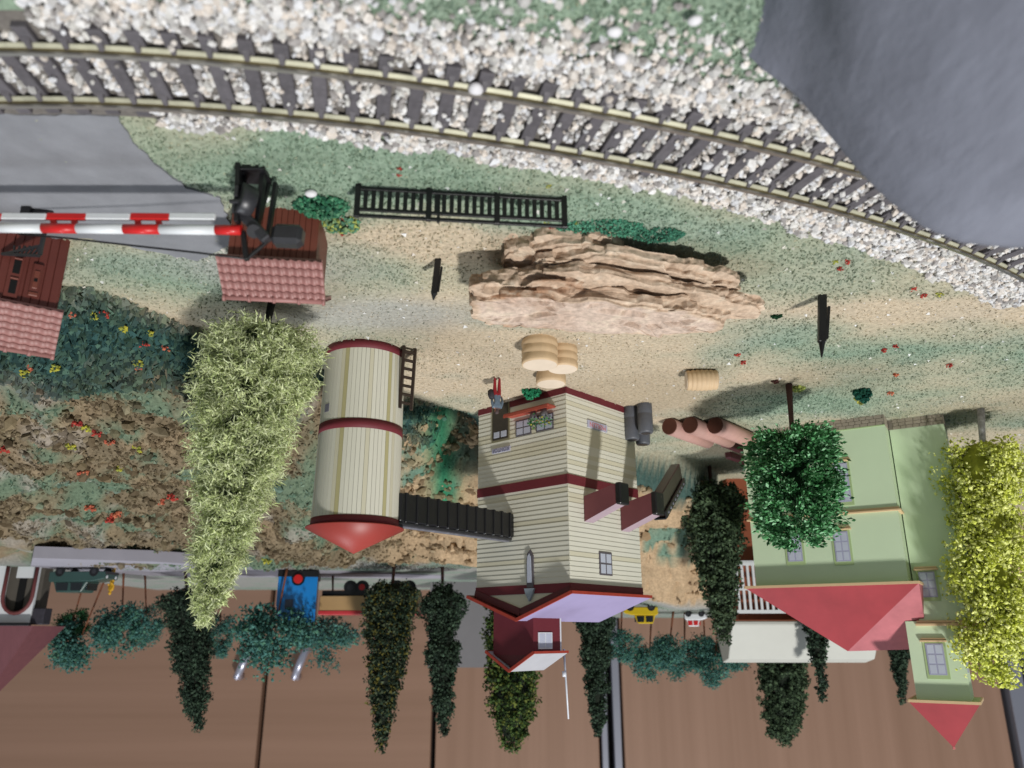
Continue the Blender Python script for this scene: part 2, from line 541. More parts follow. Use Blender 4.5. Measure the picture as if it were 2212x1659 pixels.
m_tie = mat('sleeper_plastic', s2l((0.34, 0.325, 0.34)), rough=0.6, var=0.25, scale=1.5, bump=0.5, bscale=0.5)
m_rail = mat('rail_metal', s2l((0.50, 0.46, 0.33)), rough=0.4, var=0.15, scale=8, metal=0.3, spec=0.5, dirt=s2l((0.36, 0.32, 0.22)))
m_railtop = mat('rail_head_metal', s2l((0.72, 0.71, 0.68)), rough=0.28, var=0.06, scale=6, metal=0.9)
m_railfoot = mat('rail_foot_lit', s2l((0.74, 0.73, 0.64)), rough=0.38, var=0.22, scale=4, metal=0.25, spec=0.5)  # paler copy of the rail metal: light on the foot put into its colour
track = thing('railway_track', 'curved model railway track of brass rails on dark sleepers in pale ballast', 'railway track')
TIE_TOP = 2.0
for sgn in (-1, 1):
    path = np.array([track_at(s)[0] + track_at(s)[1] * sgn * 7.95 for s in np.arange(0, arc[-1], 3.0)])
    prof = [(-1.05, 0.05), (1.05, 0.05), (1.05, 0.30), (0.24, 0.72), (0.24, 1.45), (0.42, 1.65), (0.42, 2.2), (-0.42, 2.2), (-0.42, 1.65), (-0.24, 1.45), (-0.24, 0.72), (-1.05, 0.30)]
    vs = []
    tg = np.gradient(path, axis=0); tg /= np.linalg.norm(tg, axis=1, keepdims=True)
    for p, t in zip(path, tg):
        n = (-t[1], t[0])
        vs += [(p[0] + n[0] * a, p[1] + n[1] * a, TIE_TOP + h) for a, h in prof]
    k = len(prof)
    fs = [(i * k + j, i * k + (j + 1) % k, (i + 1) * k + (j + 1) % k, (i + 1) * k + j) for i in range(len(path) - 1) for j in range(k)]
    rail = MB().add(vs, fs).build('rail', m_rail, track)
    rail.data.materials.append(m_railtop); rail.data.materials.append(m_railfoot)
    for f in rail.data.polygons:
        if f.center.z > (TIE_TOP + 1.6) * U: f.material_index = 1
        elif f.center.z < (TIE_TOP + .62) * U: f.material_index = 2
tb = MB().box((0, 0, TIE_TOP - 1.4), (3.0, 26.0, 2.8))
tie_me = tb.mesh('sleeper', m_tie, 0.12)
ch = MB()
for sgn in (-1, 1):
    for q in (-1, 1):
        y0 = sgn * 7.95
        ch.add([(-.75, y0 + q * .34, TIE_TOP), (.75, y0 + q * .34, TIE_TOP), (.95, y0 + q * 2.7, TIE_TOP), (-.95, y0 + q * 2.7, TIE_TOP),
                (-.42, y0 + q * .34, TIE_TOP + 1.15), (.42, y0 + q * .34, TIE_TOP + 1.15), (.6, y0 + q * 2.1, TIE_TOP + .55), (-.6, y0 + q * 2.1, TIE_TOP + .55)],
               [(0, 1, 2, 3), (7, 6, 5, 4), (0, 4, 5, 1), (1, 5, 6, 2), (2, 6, 7, 3), (3, 7, 4, 0)])
ch_me = ch.mesh('rail_chair', m_tie, 0.1)
SP_T = 6.75
for i in range(int(arc[-1] / SP_T)):
    p, n = track_at(i * SP_T + 2)
    rz = math.atan2(n[1], n[0]) - math.pi / 2 + random.uniform(-.02, .02)
    t = link('sleeper', tie_me, track, (p[0], p[1], random.uniform(-.1, .1)), (0, 0, rz))
    link('rail_chair', ch_me, t)

# ballast: thousands of loose chippings
m_ball = mat_attr('ballast_stone', rough=0.85, var=0.12, scale=0.9, spec=0.25, bump=0.3)
bal_pal = np.array([s2l(c) for c in [(.84, .83, .82), (.78, .77, .75), (.84, .81, .78), (.70, .69, .68), (.82, .82, .83), (.87, .86, .85), (.60, .58, .57), (.80, .76, .72)]])
nb = 30000
sb = rng.uniform(0, arc[-1], nb); ob = np.where(rng.random(nb) < 0.60, rng.uniform(-27, 24, nb), rng.uniform(-19, 46, nb))
pp = np.stack([np.interp(sb, arc, TC[:, 0]), np.interp(sb, arc, TC[:, 1])], 1); nn = np.stack([np.interp(sb, arc, TN[:, 0]), np.interp(sb, arc, TN[:, 1])], 1)
XY = pp + nn * ob[:, None]
keep = np.ones(nb, bool)
edge = 2.5 * fbm(XY[:, 0], XY[:, 1], 14, 3, 77)
keep &= (ob > np.where(XY[:, 0] < -20, -17.5 - np.clip((-20 - XY[:, 0]) / 10, 0, 7), -17.5) + 1.6 * edge)
keep &= ~((ob < -9.6) & (XY[:, 0] > 80))                                     # the road reaches the far rail there
keep &= ~((ob > 10) & (XY[:, 0] > 91)); keep &= ~((np.abs(np.abs(ob) - 7.95) < 1.3))
fade = np.clip((ob - 19 - 4 * edge / 2.5) / 24, 0, 1); keep &= rng.random(nb) > fade * 1.15
ts = (sb - 2) / SP_T; tie_d = np.abs(ts - np.round(ts)) * SP_T
on_tie = (tie_d < 1.95) & (ob < 13.4) & (ob > -9.4)
keep &= ~on_tie | (rng.random(nb) < 0.045)
XY, ob, on_tie = XY[keep], ob[keep], on_tie[keep]; nb = len(XY)
r = np.clip(rng.lognormal(-.20, 0.30, nb), 0.45, 1.6) * np.where(np.abs(ob) < 15, 0.86, 1.0)
base = np.where((ob < -9.4) & (ob > -14.5), 1.9, np.where(np.abs(ob) < 13.6, 0.75, np.where(np.abs(ob) < 16, 1.0, np.clip(1.3 - (np.abs(ob) - 16) * 0.12, 0.25, 1.3))))
zb = np.where(on_tie, TIE_TOP + 0.4, base + rng.uniform(-0.6, 0.8, nb))
P = np.column_stack([XY, zb]); S = r[:, None] * rng.uniform(0.65, 1.2, (nb, 3))
V, F, col = scatter(ICO_V, ICO_F, P, S, rand_rot(nb), bal_pal[rng.integers(0, len(bal_pal), nb)] * rng.uniform(.85, 1.08, (nb, 1)), 0.22)
props(link('ballast', tri_mesh('ballast', V, F, m_ball, col)), 'pale loose ballast chippings heaped along the track', 'gravel', kind='stuff')
# ballast bed under the chippings
bedv = []
for s in np.arange(0, arc[-1], 4):
    p, n = track_at(s)
    for a, h in ((-17, -0.3), (-14.5, 0.6), (15, 0.6), ((19 if p[0] < 86 else 15.2), -0.5)):
        bedv.append((p[0] + n[0] * a, p[1] + n[1] * a, h))
nb4 = len(bedv) // 4
props(MB().add(bedv, [(i * 4 + j, i * 4 + j + 1, i * 4 + 5 + j, i * 4 + 4 + j) for i in range(nb4 - 1) for j in range(3)], True).build(
    'ballast_bed', mat('ballast_bed', s2l((0.42, 0.40, 0.38)), 0.9, 0.3, 1.0, 0.6)), kind='structure')

# pebbles that stand out
m_peb = mat('white_pebble', s2l((0.85, 0.84, 0.85)), 0.6, 0.08, 1.5, 0.4)
for (px, py, r, lab) in [(1028, 168, 2.2, 'large smooth white pebble resting against the near rail'), (1326, 46, 1.6, 'round white pebble on green turf past the ballast'),
                         (1500, 20, 1.5, 'tiny white pebble alone on green turf by the grey mound'), (1340, 105, 1.9, 'big pale stone half sunk at the ballast edge'),
                         (672, 411, 1.8, 'white pebble on the turf beside the green bush'), (1560, 415, 2.2, 'flat pale stone on the far ballast edge')]:
    p = G(px, py)
    v = ICO_V * (1 + rng.normal(size=(12, 1)) * .08) * np.array([r * 1.25, r, r * .75])
    me = tri_mesh('pebble', v, np.array(ICO_F), m_peb, None, True)
    o = link('pebble', me, None, (p[0], p[1], gz(p[0], p[1]) + r * .5 + (1.8 if py < 200 else 0)), (0, 0, random.random() * 6))
    sub = o.modifiers.new('s', 'SUBSURF'); sub.levels = 1; sub.render_levels = 1
    props(o, lab, 'pebble', 'single pale pebbles along the track')

# ------------------------------------------------------------------ turf, sand and flock grains
m_flock = mat_attr('flock', rough=0.95, var=0.15, scale=0.6, spec=0.1)


def in_poly(X, Y, poly):
    c = np.zeros(len(X), bool); n = len(poly)
    for i in range(n):
        x0, y0 = poly[i]; x1, y1 = poly[(i + 1) % n]
        cnd = ((y0 > Y) != (y1 > Y)) & (X < (x1 - x0) * (Y - y0) / (y1 - y0 + 1e-12) + x0)
        c ^= cnd
    return c


ROADP = [tuple(G(x, y)[:2]) for x, y in [(-60, 246), (252, 262), (300, 318), (400, 402), (478, 425), (505, 520), (430, 560), (330, 540), (200, 512), (60, 512), (-60, 520)]]
# where the track lies, as a function of x
TY = np.poly1d(np.polyfit(TC[:, 0], TC[:, 1], 4))


def grains(name, n, x0, x1, y0, y1, size, pal, prob, kind_label, tall=1.0, hill=False, mix=.78, s0=0.0):
    X = rng.uniform(x0, x1, n); u = rng.random(n); Y = y0 * (y1 / y0) ** u      # denser close by
    ins = np.abs(X) < Y * 0.80 + 10
    off = TY(X) - Y
    ins &= ~((off > -16) & (off < 22))
    ins &= ~(in_poly(X, Y, ROADP) & (rng.random(n) < 0.96))
    yf, yt, zt = hill_params(X); s = (Y - yf) / (yt - yf)
    ins &= (s > s0) if hill else (s < 0.02)
    X, Y = X[ins], Y[ins]; pr = prob(X, Y); k = rng.random(len(X)) < pr; X, Y = X[k], Y[k]; n = len(X)
    Z = ground_z(X, Y)
    P = np.column_stack([X, Y, Z + size * (0.0 if not hill else .2)])
    S = size * rng.uniform(.5, 1.4, (n, 1)) * rng.uniform(.6, 1.2, (n, 3)); S[:, 2] *= tall
    Rm = dir_rot(np.column_stack([rng.normal(size=(n, 2)) * .35, np.ones(n)])) if tall > 1.2 else rand_rot(n)
    col = pal[rng.integers(0, len(pal), n)] * (1 - mix) + mix * ground_col(X, Y)
    col = col * rng.uniform(.85, 1.13, (n, 1))
    V, F, cc = scatter(TET_V, TET_F, P, S * .62, Rm, col)
    props(link(name, tri_mesh(name, V, F, m_flock, cc)), kind_label, name, kind='stuff')


pal_g = np.array([s2l(c) for c in [(.38, .50, .43), (.33, .46, .40), (.46, .56, .48), (.54, .63, .56), (.28, .42, .36), (.52, .56, .46), (.42, .54, .50)]])
pal_t = np.array([s2l(c) for c in [(.74, .66, .52), (.66, .58, .44), (.80, .72, .58), (.58, .50, .38), (.78, .74, .66), (.52, .54, .42)]])
pal_b = np.array([s2l(c) for c in [(.40, .35, .26), (.48, .43, .33), (.33, .28, .21), (.54, .49, .40), (.28, .23, .17)]])
pal_w = np.array([s2l(c) for c in [(.88, .86, .82), (.82, .80, .78), (.90, .90, .90)]])


def green_share(X, Y):
    return np.clip(0.40 + 0.7 * fbm(X, Y * 1.6, 60, 4, 31) + 0.5 * fbm(X, Y, 22, 4, 37) + .7 * blob(X, Y, 1250, 470, 30, 12) + .7 * blob(X, Y, 640, 330, 40, 18)
                   + .6 * blob(X, Y, 2000, 760, 70, 16) + .6 * blob(X, Y, 1750, 870, 40, 22) + 1.0 * blob(X, Y, 1300, 20, 90, 18) + 1.2 * blob(X, Y, 60, 20, 40, 16) + .5 * blob(X, Y, 900, 395, 60, 14) + .35 * blob(X, Y, 1600, 500, 40, 18) + .8 * blob(X, Y, 1700, 150, 30, 20)
                   - .9 * blob(X, Y, 1280, 850, 55, 40) - .7 * blob(X, Y, 820, 680, 36, 14) - .8 * blob(X, Y, 2000, 670, 90, 12), 0.025, 1)


grains('grass', 190000, -330, 200, 104, 560, 0.45, pal_g, green_share, 'short green flock turf over the flat ground', 1.9)
grains('sand', 90000, -330, 200, 108, 560, 0.42, pal_t, lambda X, Y: np.clip(1.0 - green_share(X, Y), .15, 1) * .8, 'tan sand grains strewn over the flat ground')
grains('grit', 2200, -330, 200, 108, 500, 0.75, pal_w, lambda X, Y: np.full(len(X), .8), 'white grit specks lying on turf and sand', mix=.2)
hill_green = lambda X, Y: sstep(-0.12, 0.3, fbm(X, Y * 1.6, 60, 4, 31) + 0.6 * fbm(X, Y, 22, 4, 37) + .45 * fbm(X, Y, 14, 3, 41) + .02) * np.where(X > 70, 1, .35)
grains('hillside_grass', 60000, -260, 330, 230, 640, 0.95, pal_g, lambda X, Y: hill_green(X, Y) * .9, 'green flock patches growing on the hillside', 1.4, True, .7)
grains('hillside_earth', 60000, 40, 330, 230, 640, 1.0, pal_b, lambda X, Y: (1 - hill_green(X, Y)) * .75 * sstep(45, 100, X), 'coarse brown earth crumbs covering the hillside', 1.0, True, .6, .14)

def hill_chunks(name, n, x0, x1, y0, y1, size, pal, prob, label, s_lo, s_hi, mix):
    X = rng.uniform(x0, x1, n); Y = rng.uniform(y0, y1, n)
    yf, yt, zt = hill_params(X); s = (Y - yf) / (yt - yf)
    k = (s > s_lo) & (s < s_hi) & (rng.random(n) < prob(X, Y)); X, Y = X[k], Y[k]; n = len(X)
    r = size * rng.lognormal(0, .45, n)
    P = np.column_stack([X, Y, ground_z(X, Y) + r * .15])
    col = (pal[rng.integers(0, len(pal), n)] * (1 - mix) + ground_col(X, Y) * mix) * rng.uniform(.75, 1.15, (n, 1))
    V, F, cc = scatter(ICO_V, ICO_F, P, np.clip(r, .4, 4.2)[:, None] * rng.uniform(.55, 1.25, (n, 3)), rand_rot(n), col, .2)
    props(link(name, tri_mesh(name, V, F, m_flock, cc)), label, name, kind='stuff')


hill_chunks('rubble', 12000, 48, 330, 235, 610, 1.25, pal_b, lambda X, Y: (1 - hill_green(X, Y)) * (.35 + .65 * sstep(-.1, .3, fbm(X, Y, 18, 3, 141))), 'loose brown earth lumps all over the hillside', .13, .97, .35)
hill_chunks('rock_debris', 9000, -175, 70, 340, 640, 1.5, np.array([s2l(c) for c in [(.64, .54, .42), (.54, .45, .34), (.72, .62, .50), (.42, .34, .26)]]), lambda X, Y: sstep(-.05, .3, fbm(X, Y, 20, 3, 147)), 'tan rock fragments strewn over the slope behind silo and mill', .05, .97, .3)
hill_chunks('moss', 12000, -260, 330, 235, 640, .95, pal_g * .85, lambda X, Y: hill_green(X, Y) * (.25 + .75 * sstep(-.1, .25, fbm(X, Y, 12, 3, 143))), 'green moss lumps in patches over the hillside', .10, .97, .45)
pal_teal = np.array([s2l(c) for c in [(.20, .33, .33), (.28, .40, .37), (.15, .26, .26), (.34, .46, .39), (.24, .32, .26)]])
grains('bank_grass', 60000, 40, 260, 225, 470, 1.15, pal_teal, lambda X, Y: (lambda s: (s < .15) * .9)((Y - hill_params(X)[0]) / (hill_params(X)[1] - hill_params(X)[0])), 'dark teal grass covering the bank at the foot of the hillside', 2.6, True, .35)

# flower tufts: small blobs of foam in red, orange and yellow
m_flower = mat_attr('flower_foam', rough=0.9, var=0.2, scale=0.5, spec=0.1)
FLC = {'red': [(.70, .28, .24), (.58, .22, .20)], 'orange': [(.76, .44, .33), (.68, .36, .28)], 'yellow': [(.68, .66, .26), (.58, .60, .28)]}
fl_px = [('red', 225, 665), ('yellow', 205, 672), ('orange', 160, 668), ('red', 312, 735), ('yellow', 322, 705), ('yellow', 268, 697), ('orange', 355, 745), ('orange', 302, 785), ('yellow', 300, 775),
         ('orange', 240, 945), ('red', 165, 905), ('orange', 182, 1015), ('yellow', 158, 955), ('yellow', 300, 965), ('red', 210, 930), ('red', 375, 1065), ('orange', 350, 1075), ('yellow', 262, 1005), ('red', 238, 1112), ('orange', 195, 1090),
         ('yellow', 120, 790), ('orange', 70, 780), ('yellow', 55, 798), ('red', 8, 962), ('yellow', 185, 920), ('orange', 255, 1105),
         ('red', 1815, 575), ('red', 1830, 560), ('yellow', 1805, 562), ('red', 1972, 622), ('red', 1995, 634), ('yellow', 2028, 630), ('red', 1592, 763), ('red', 1607, 778), ('red', 1910, 752), ('red', 1935, 745), ('orange', 1935, 805), ('orange', 1922, 845), ('red', 2050, 785),
         ('red', 862, 372), ('red', 863, 360), ('yellow', 1185, 400), ('orange', 745, 470), ('red', 742, 500), ('red', 1190, 490), ('yellow', 1245, 478), ('yellow', 578, 1205), ('yellow', 1180, 478)]
FL_MARKS = [('turf bank behind the windowed shed', 190, 660), ('slope beside the pale cone tree', 340, 740), ('earth slope below the windowed shed', 60, 800), ('middle of the brown slope', 180, 940), ('slope close under the hilltop road', 280, 1090), ('turf between tall marker post and ballast', 1815, 565), ('turf beside the lying barrel', 1600, 770),
            ('turf by the small dark plant', 1930, 810), ('turf at the far ballast edge', 1995, 630), ('turf past the end of the black fence', 1230, 480), ('turf on the track side of the black fence', 1000, 380), ('turf between shed and fence', 744, 485), ('rim of the hilltop road', 578, 1205)]
for cname, px, py in fl_px:
    p = None                                             # walk down the ray until it meets the ground
    d = ray(px, py)
    for t in np.arange(100, 900, 1.5):
        q = np.array([0, 0, CAMH]) + d * t
        if q[2] <= gz(q[0], q[1]): p = q; break
    if p is None: continue
    n = 16; rad = (0.0046 if px < 600 else 0.0030) * np.linalg.norm(p[:2])
    PP = np.clip(rng.normal(size=(n, 3)), -1.5, 1.5) * np.array([rad * .7, rad * .6, rad * .75]); PP[:, 2] = np.abs(PP[:, 2])
    pal = np.array([s2l(c) for c in FLC[cname]])
    V, F, cc = scatter(OCT_V, OCT_F, PP, np.full(n, rad * .5) * rng.uniform(.6, 1.2, n), rand_rot(n), pal[rng.integers(0, 2, n)], .2)
    where = min(FL_MARKS, key=lambda m_: math.hypot(px - m_[1], py - m_[2]))[0]
    props(link('flower_tuft', tri_mesh('flower_tuft', V, F, m_flower, cc), None, (p[0], p[1], gz(p[0], p[1]))),
          'tiny %s foam flower tuft on the %s' % (cname, where), 'flower', '%s flower tufts on the %s' % (cname, where))


# green bushes of ground foam
def bush(px, py, rx, ry, h, pal, n, size, label, name='bush', z=None):
    p = G(px, py); p[2] = gz(p[0], p[1])
    a = rng.uniform(0, 2 * math.pi, n); rr = np.sqrt(rng.random(n)); hh = rng.random(n) ** .7
    PP = np.column_stack([rr * np.cos(a) * rx, rr * np.sin(a) * ry, h * hh * (1 - rr * rr * .7)])
    V, F, cc = scatter(OCT_V, OCT_F, PP, np.full(n, size) * rng.uniform(.5, 1.3, n), rand_rot(n), pal[rng.integers(0, len(pal), n)] * rng.uniform(.7, 1.25, (n, 1)), .25)
    return props(link(name, tri_mesh(name, V, F, m_flock, cc), None, p), label, name.replace('_', ' '))


pal_dk = np.array([s2l(c) for c in [(.16, .38, .26), (.20, .46, .32), (.12, .30, .22), (.30, .52, .36)]])
pal_br = np.array([s2l(c) for c in [(.16, .48, .34), (.22, .56, .40), (.14, .40, .28)]])
bush(695, 440, 7.5, 5, 4.2, np.array([s2l(c) for c in [(.22, .44, .32), (.28, .50, .38), (.18, .36, .28), (.36, .54, .42)]]), 520, .62, 'dark green foam bush against the corner of the brown shed')
bush(735, 480, 6, 4, 3, np.array([s2l(c) for c in [(.62, .66, .36), (.46, .56, .40), (.36, .52, .42)]]), 200, .7, 'low yellow green foam bush between shed and black fence')
bush(1300, 492, 13, 5, 2.0, np.array([s2l(c) for c in [(.28, .50, .40), (.34, .54, .44), (.24, .44, .36)]]), 620, .5, 'bright green grass clump at the foot of the layered rock', 'grass_clump')
bush(1420, 505, 8, 4, 1.8, np.array([s2l(c) for c in [(.26, .46, .37), (.22, .40, .33)]]), 300, .5, 'dark green grass clump in the shade under the rock', 'grass_clump')
bush(1148, 842, 4.5, 3, 5, pal_br, 200, .8, 'bright green foam tuft leaning on the mill wall behind the tub', 'bush')
bush(1862, 842, 4, 3, 7, np.array([s2l(c) for c in [(.10, .26, .22), (.14, .32, .26)]]), 160, .9, 'small dark green plant standing alone on open turf', 'plant')
bush(1858, 858, 2.5, 2, 4, np.array([s2l(c) for c in [(.68, .66, .30), (.60, .60, .34)]]), 60, .8, 'pale yellow flower sprig next to the small dark plant', 'plant')
bush(1720, 836, 4, 3, 2.4, np.array([s2l(c) for c in [(.62, .66, .36), (.52, .60, .36)]]), 90, .8, 'yellow green moss lump at the foot of the round tree', 'moss')
bush(1675, 822, 2, 1.4, 1.2, np.array([s2l(c) for c in [(.28, .18, .16)]]), 30, .7, 'brown dry leaf scrap lying beside the round tree', 'leaf_scrap')
bush(1677, 680, 2, 1.2, 1.4, np.array([s2l(c) for c in [(.10, .22, .14)]]), 30, .7, 'dark green scrap lying past the end of the rock', 'leaf_scrap')

# ------------------------------------------------------------------ grey plaster mound over the track in the near corner
m_mound = mat('grey_plaster', s2l((0.45, 0.46, 0.505)), rough=0.8, var=0.22, scale=9, bump=0.9, bscale=1.6, stretch=(1, .3, .6))
prof = [(-46, -2), (-50, 4), (-55.5, 10.5), (-61, 20), (-66, 27), (-72, 35.5), (-77, 41), (-83, 44.2), (-93, 45.6), (-120, 46), (-170, 46), (-260, 45)]
mv = []; mf = []
ysm = [20, 45, 65, 75, 82, 88, 94, 99, 104, 109, 114, 117, 120, 124.5, 127, 128.3, 128.6, 128.6]
zsc = [1, 1, 1, 1, 1, 1, 1, 1, 1, 1, 1, 1, 1, .998, .985, .955, .90, -.08]
fine = []
for i in range(len(prof) - 1):
    for k in range(4):
        fine.append(tuple(np.array(prof[i]) + (np.array(prof[i + 1]) - np.array(prof[i])) * k / 4))
fine.append(prof[-1])
for yy, zs in zip(ysm, zsc):
    for x, z in fine:
        k = (yy - 124) * 0.10; ws = min(1, max(0, (128 - yy) / 62)); xs_ = -50.0 - 37 * (max(0, z) / 46) ** 3 - max(0, -93 - x); x = x * (1 - ws) + xs_ * ws  # shade put into the shape: the face steepens towards the camera to turn dark
        mv.append((x - k + 1.2 * vnoise(np.array([yy / 18.]), np.array([z / 9. + x / 20]), 5)[0], yy, z * zs + .8 * vnoise(np.array([x / 14.]), np.array([yy / 16.]), 8)[0] * (z > 1) if zs > 0 else -2))
nf = len(fine)
mf = [(i * nf + j, i * nf + j + 1, (i + 1) * nf + j + 1, (i + 1) * nf + j) for i in range(len(ysm) - 1) for j in range(nf - 1)]
o = MB().add(mv, mf, True).build('tunnel_mound', m_mound)
props(o, 'smooth grey painted plaster mound covering the end of the track', 'mound')

# ------------------------------------------------------------------ the layered rock
m_rock = mat_attr('sandstone', rough=0.9, var=0.28, scale=1.8, spec=0.15, bump=0.8)
RB0 = np.array([-30.0, 214.0, 0.0])
rock = thing('rock', 'jagged layered sandstone rock with overhanging ledges behind the black fence', 'rock', RB0, 0)
K_CREAM = np.array(s2l((.74, .65, .565))); K_PALE = np.array(s2l((.82, .76, .68))); K_PINK = np.array(s2l((.76, .68, .62)))
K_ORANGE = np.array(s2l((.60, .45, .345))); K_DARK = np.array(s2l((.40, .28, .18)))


def rock_slab(x0, x1, front, back, z0, z1, seed, tilt, stain, pinktop, rough=1.0, na=260, nz=16, nt=18):
    """One ledge: x0..x1 along the rock, FRONT and BACK give y at a few places, z0..z1 thick, with broken edges."""
    th = np.linspace(0, 2 * math.pi, na, endpoint=False)
    # outline: super-ellipse squeezed between the front and back lines
    cx_, hx = (x0 + x1) / 2, abs(x1 - x0) / 2
    cu = np.sign(np.cos(th)) * np.abs(np.cos(th)) ** .55; su = np.sign(np.sin(th)) * np.abs(np.sin(th)) ** .55
    X = cx_ + hx * cu
    fy = np.interp(-X, [-p[0] for p in front], [p[1] for p in front]); by = np.interp(-X, [-p[0] for p in back], [p[1] for p in back])
    my, hy = (fy + by) / 2, (by - fy) / 2
    Y = my + hy * su
    rings = []; cols = []
    zz = np.concatenate([np.linspace(0, 1, nz), np.ones(nt)])
    sh = np.concatenate([np.zeros(nz), np.linspace(.03, 1, nt)])            # shrink towards the spine on top
    for i, (k, q) in enumerate(zip(zz, sh)):
        lay = np.floor(k * 1.7 + .7 * fbm(X, Y * 0 + seed, 24, 2, seed) + .3 * seed)
        edge = 2.4 * vnoise(X / 11. + lay * 5.3, Y / 12. + lay * 3.1, seed + 1) + .9 * np.sign(vnoise(X / 5. + lay * 2.7, Y / 5., seed + 2)) + .55 * vnoise(X / 1.6, k * 3 + Y, seed + 4) + 1.5 * vnoise(lay * 3.3 + 0 * X, X / 30., seed + 3)
        if i == 0: edge = edge - 1.5
        inset = (1 - q)
        ex = (edge * rough) * inset
        xx = cx_ + (X - cx_) * (1 - q * .92) + cu * ex * .7
        yy = my + (Y - my) * (1 - q) + su * ex
        z = z0 + (z1 - z0) * k + tilt * (xx + 30) + .5 * fbm(xx, yy, 9, 4, seed + 5)
        if q > 0: z = z + rough * (1.1 * fbm(xx, yy * 1.6, 12, 5, seed + 6) + .5 * fbm(xx, yy, 2.2, 3, seed + 7) + .9 * np.sign(fbm(xx, yy * 2.5 + xx * .2, 22, 3, seed + 8)) * min(1, q * 4)) - .6 * q
        rings.append(np.column_stack([xx, yy, np.maximum(z, -.8)]))
        n1 = fbm(xx, yy + z * 2, 13, 4, seed + 9); n2 = fbm(xx * 1.6, z * 4 + yy, 4, 4, seed + 10)
        c = np.repeat((K_PINK if (pinktop and q > .04) else K_CREAM)[None], na, 0)
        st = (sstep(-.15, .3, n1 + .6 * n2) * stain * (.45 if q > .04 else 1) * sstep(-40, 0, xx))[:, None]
        c = c * (1 - st) + K_ORANGE * st
        pl = (sstep(.1, .45, n2) * .55)[:, None]; c = c * (1 - pl) + K_PALE * pl
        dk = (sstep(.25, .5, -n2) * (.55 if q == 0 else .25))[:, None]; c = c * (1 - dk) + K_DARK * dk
        cols.append(c)
    V = np.concatenate(rings); nr = len(rings)
    ix = np.arange(nr * na).reshape(nr, na)
    q_ = np.stack([ix[:-1], np.roll(ix, -1, 1)[:-1], np.roll(ix, -1, 1)[1:], ix[1:]], -1).reshape(-1, 4)
    # close the underside
    c0 = rings[0].mean(0); V = np.vstack([V, c0]); ci = len(V) - 1
    fan = np.stack([ix[0], np.full(na, ci), np.roll(ix[0], -1), np.roll(ix[0], -1)], -1)
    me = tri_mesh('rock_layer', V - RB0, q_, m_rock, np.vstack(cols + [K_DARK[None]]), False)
    return link('rock_layer', me, rock)


rock_slab(3, -33, [(3, 202), (-15, 199), (-33, 203)], [(3, 222), (-33, 226)], -1.0, 4.4, 3, -.01, .3, False, 1.0)
rock_slab(-7, -71, [(-7, 203), (-25, 200), (-50, 206), (-71, 215)], [(-7, 226), (-40, 232), (-71, 230)], 4.4, 8.4, 13, -.05, .15, False, .9)
rock_slab(7, -80, [(7, 208), (-20, 205), (-50, 212), (-80, 220)], [(7, 230), (-40, 236), (-80, 236)], 8.7, 12.0, 23, -.045, .45, False, .8)
rock_slab(12.5, -69, [(12.5, 209), (-12, 211), (-40, 215), (-69, 222)], [(12.5, 233), (-30, 240), (-69, 239)], 12.2, 16.9, 33, -.014, .95, True, .8)
rock_slab(12, -24, [(12, 206.5), (-10, 207), (-24, 212)], [(12, 220), (-24, 224)], 7.4, 12.9, 43, .03, 1.0, False, 1.1)

# ------------------------------------------------------------------ black fence
m_blk = mat('black_plastic', s2l((0.075, 0.075, 0.085)), rough=0.42, var=0.2, scale=4, spec=0.5)
FA, FB = G(772, 398), G(1223, 424)
fdir = FB[:2] - FA[:2]; flen = float(np.linalg.norm(fdir)); frot = math.atan2(fdir[1], fdir[0])
fence = thing('fence', 'low black plastic fence of upright bars in front of the rock', 'fence', (FA[0], FA[1], 0), frot)
ftop = float(AT(1000, 479, (FA[1] + FB[1]) / 2)[2]); fmid = ftop - 1.75; flow = float(AT(1000, 419, (FA[1] + FB[1]) / 2)[2])
posts = [0.3, flen * (925 - 772) / 451, flen * (1071 - 772) / 451, flen - .6]
post_me = MB().box((0, 0, (ftop + .3) / 2 - .8), (1.5, 1.1, ftop + 1.9)).mesh('post', m_blk, .1)
for x in posts: link('post', post_me, fence, (x, 0, 0))
for z, w in ((ftop - .25, .95), (fmid - .3, .95), (flow, 1.0)):
    for a, b in zip(posts[:-1], posts[1:]):
        MB().beam((a + .4, .0, z), (b - .4, .0, z), .62, w).build('rail', m_blk, fence, .06)
bar_me = MB().box((0, 0, 0), (1.15, .5, fmid - flow - .5)).mesh('bar', m_blk, .05)
for a, b, n in zip(posts[:-1], posts[1:], (8, 8, 8)):
    for i in range(n):
        link('bar', bar_me, fence, (a + (b - a) * (i + 1) / (n + 1), -.05, (fmid + flow) / 2 - .05))
MB().box((posts[1] + 2.6, 0, ftop / 2 + 1.2), (.8, .6, ftop - 1.0)).build('bar', m_blk, fence, .05)


# ------------------------------------------------------------------ two black marker posts
def marker(px, py, tx_, ty_, label, w, tip):
    p = G(px, py); t = AT(tx_, ty_, p[1] + 1.0) - p
    o = thing('marker_post', label, 'post', p, 0)
    b = MB()
    top = Vector(t); body = top * (1 - tip)
    b.beam((0, 0, -.8), body, w, w * .75, up=(0, 1, 0))
    b.build('shaft', m_blk, o, .12)
    MB().cyl(body * .995, top, w * .48, w * .1, 6, True, False).build('tip', m_blk, o)
    MB().beam(Vector((w * -.62, 0, t[2] * .18)) + body * .02, Vector((w * -.62, 0, 0)) + body * .93, w * .3, w * .5, up=(0, 1, 0)).build('side_strip', m_blk, o)
    return o


marker(947, 560, 936, 648, 'short leaning black marker post standing between rock and silo', 1.9, .14)
marker(1777, 637, 1775, 772, 'tall black marker post with pointed tip on open turf', 2.6, .24)

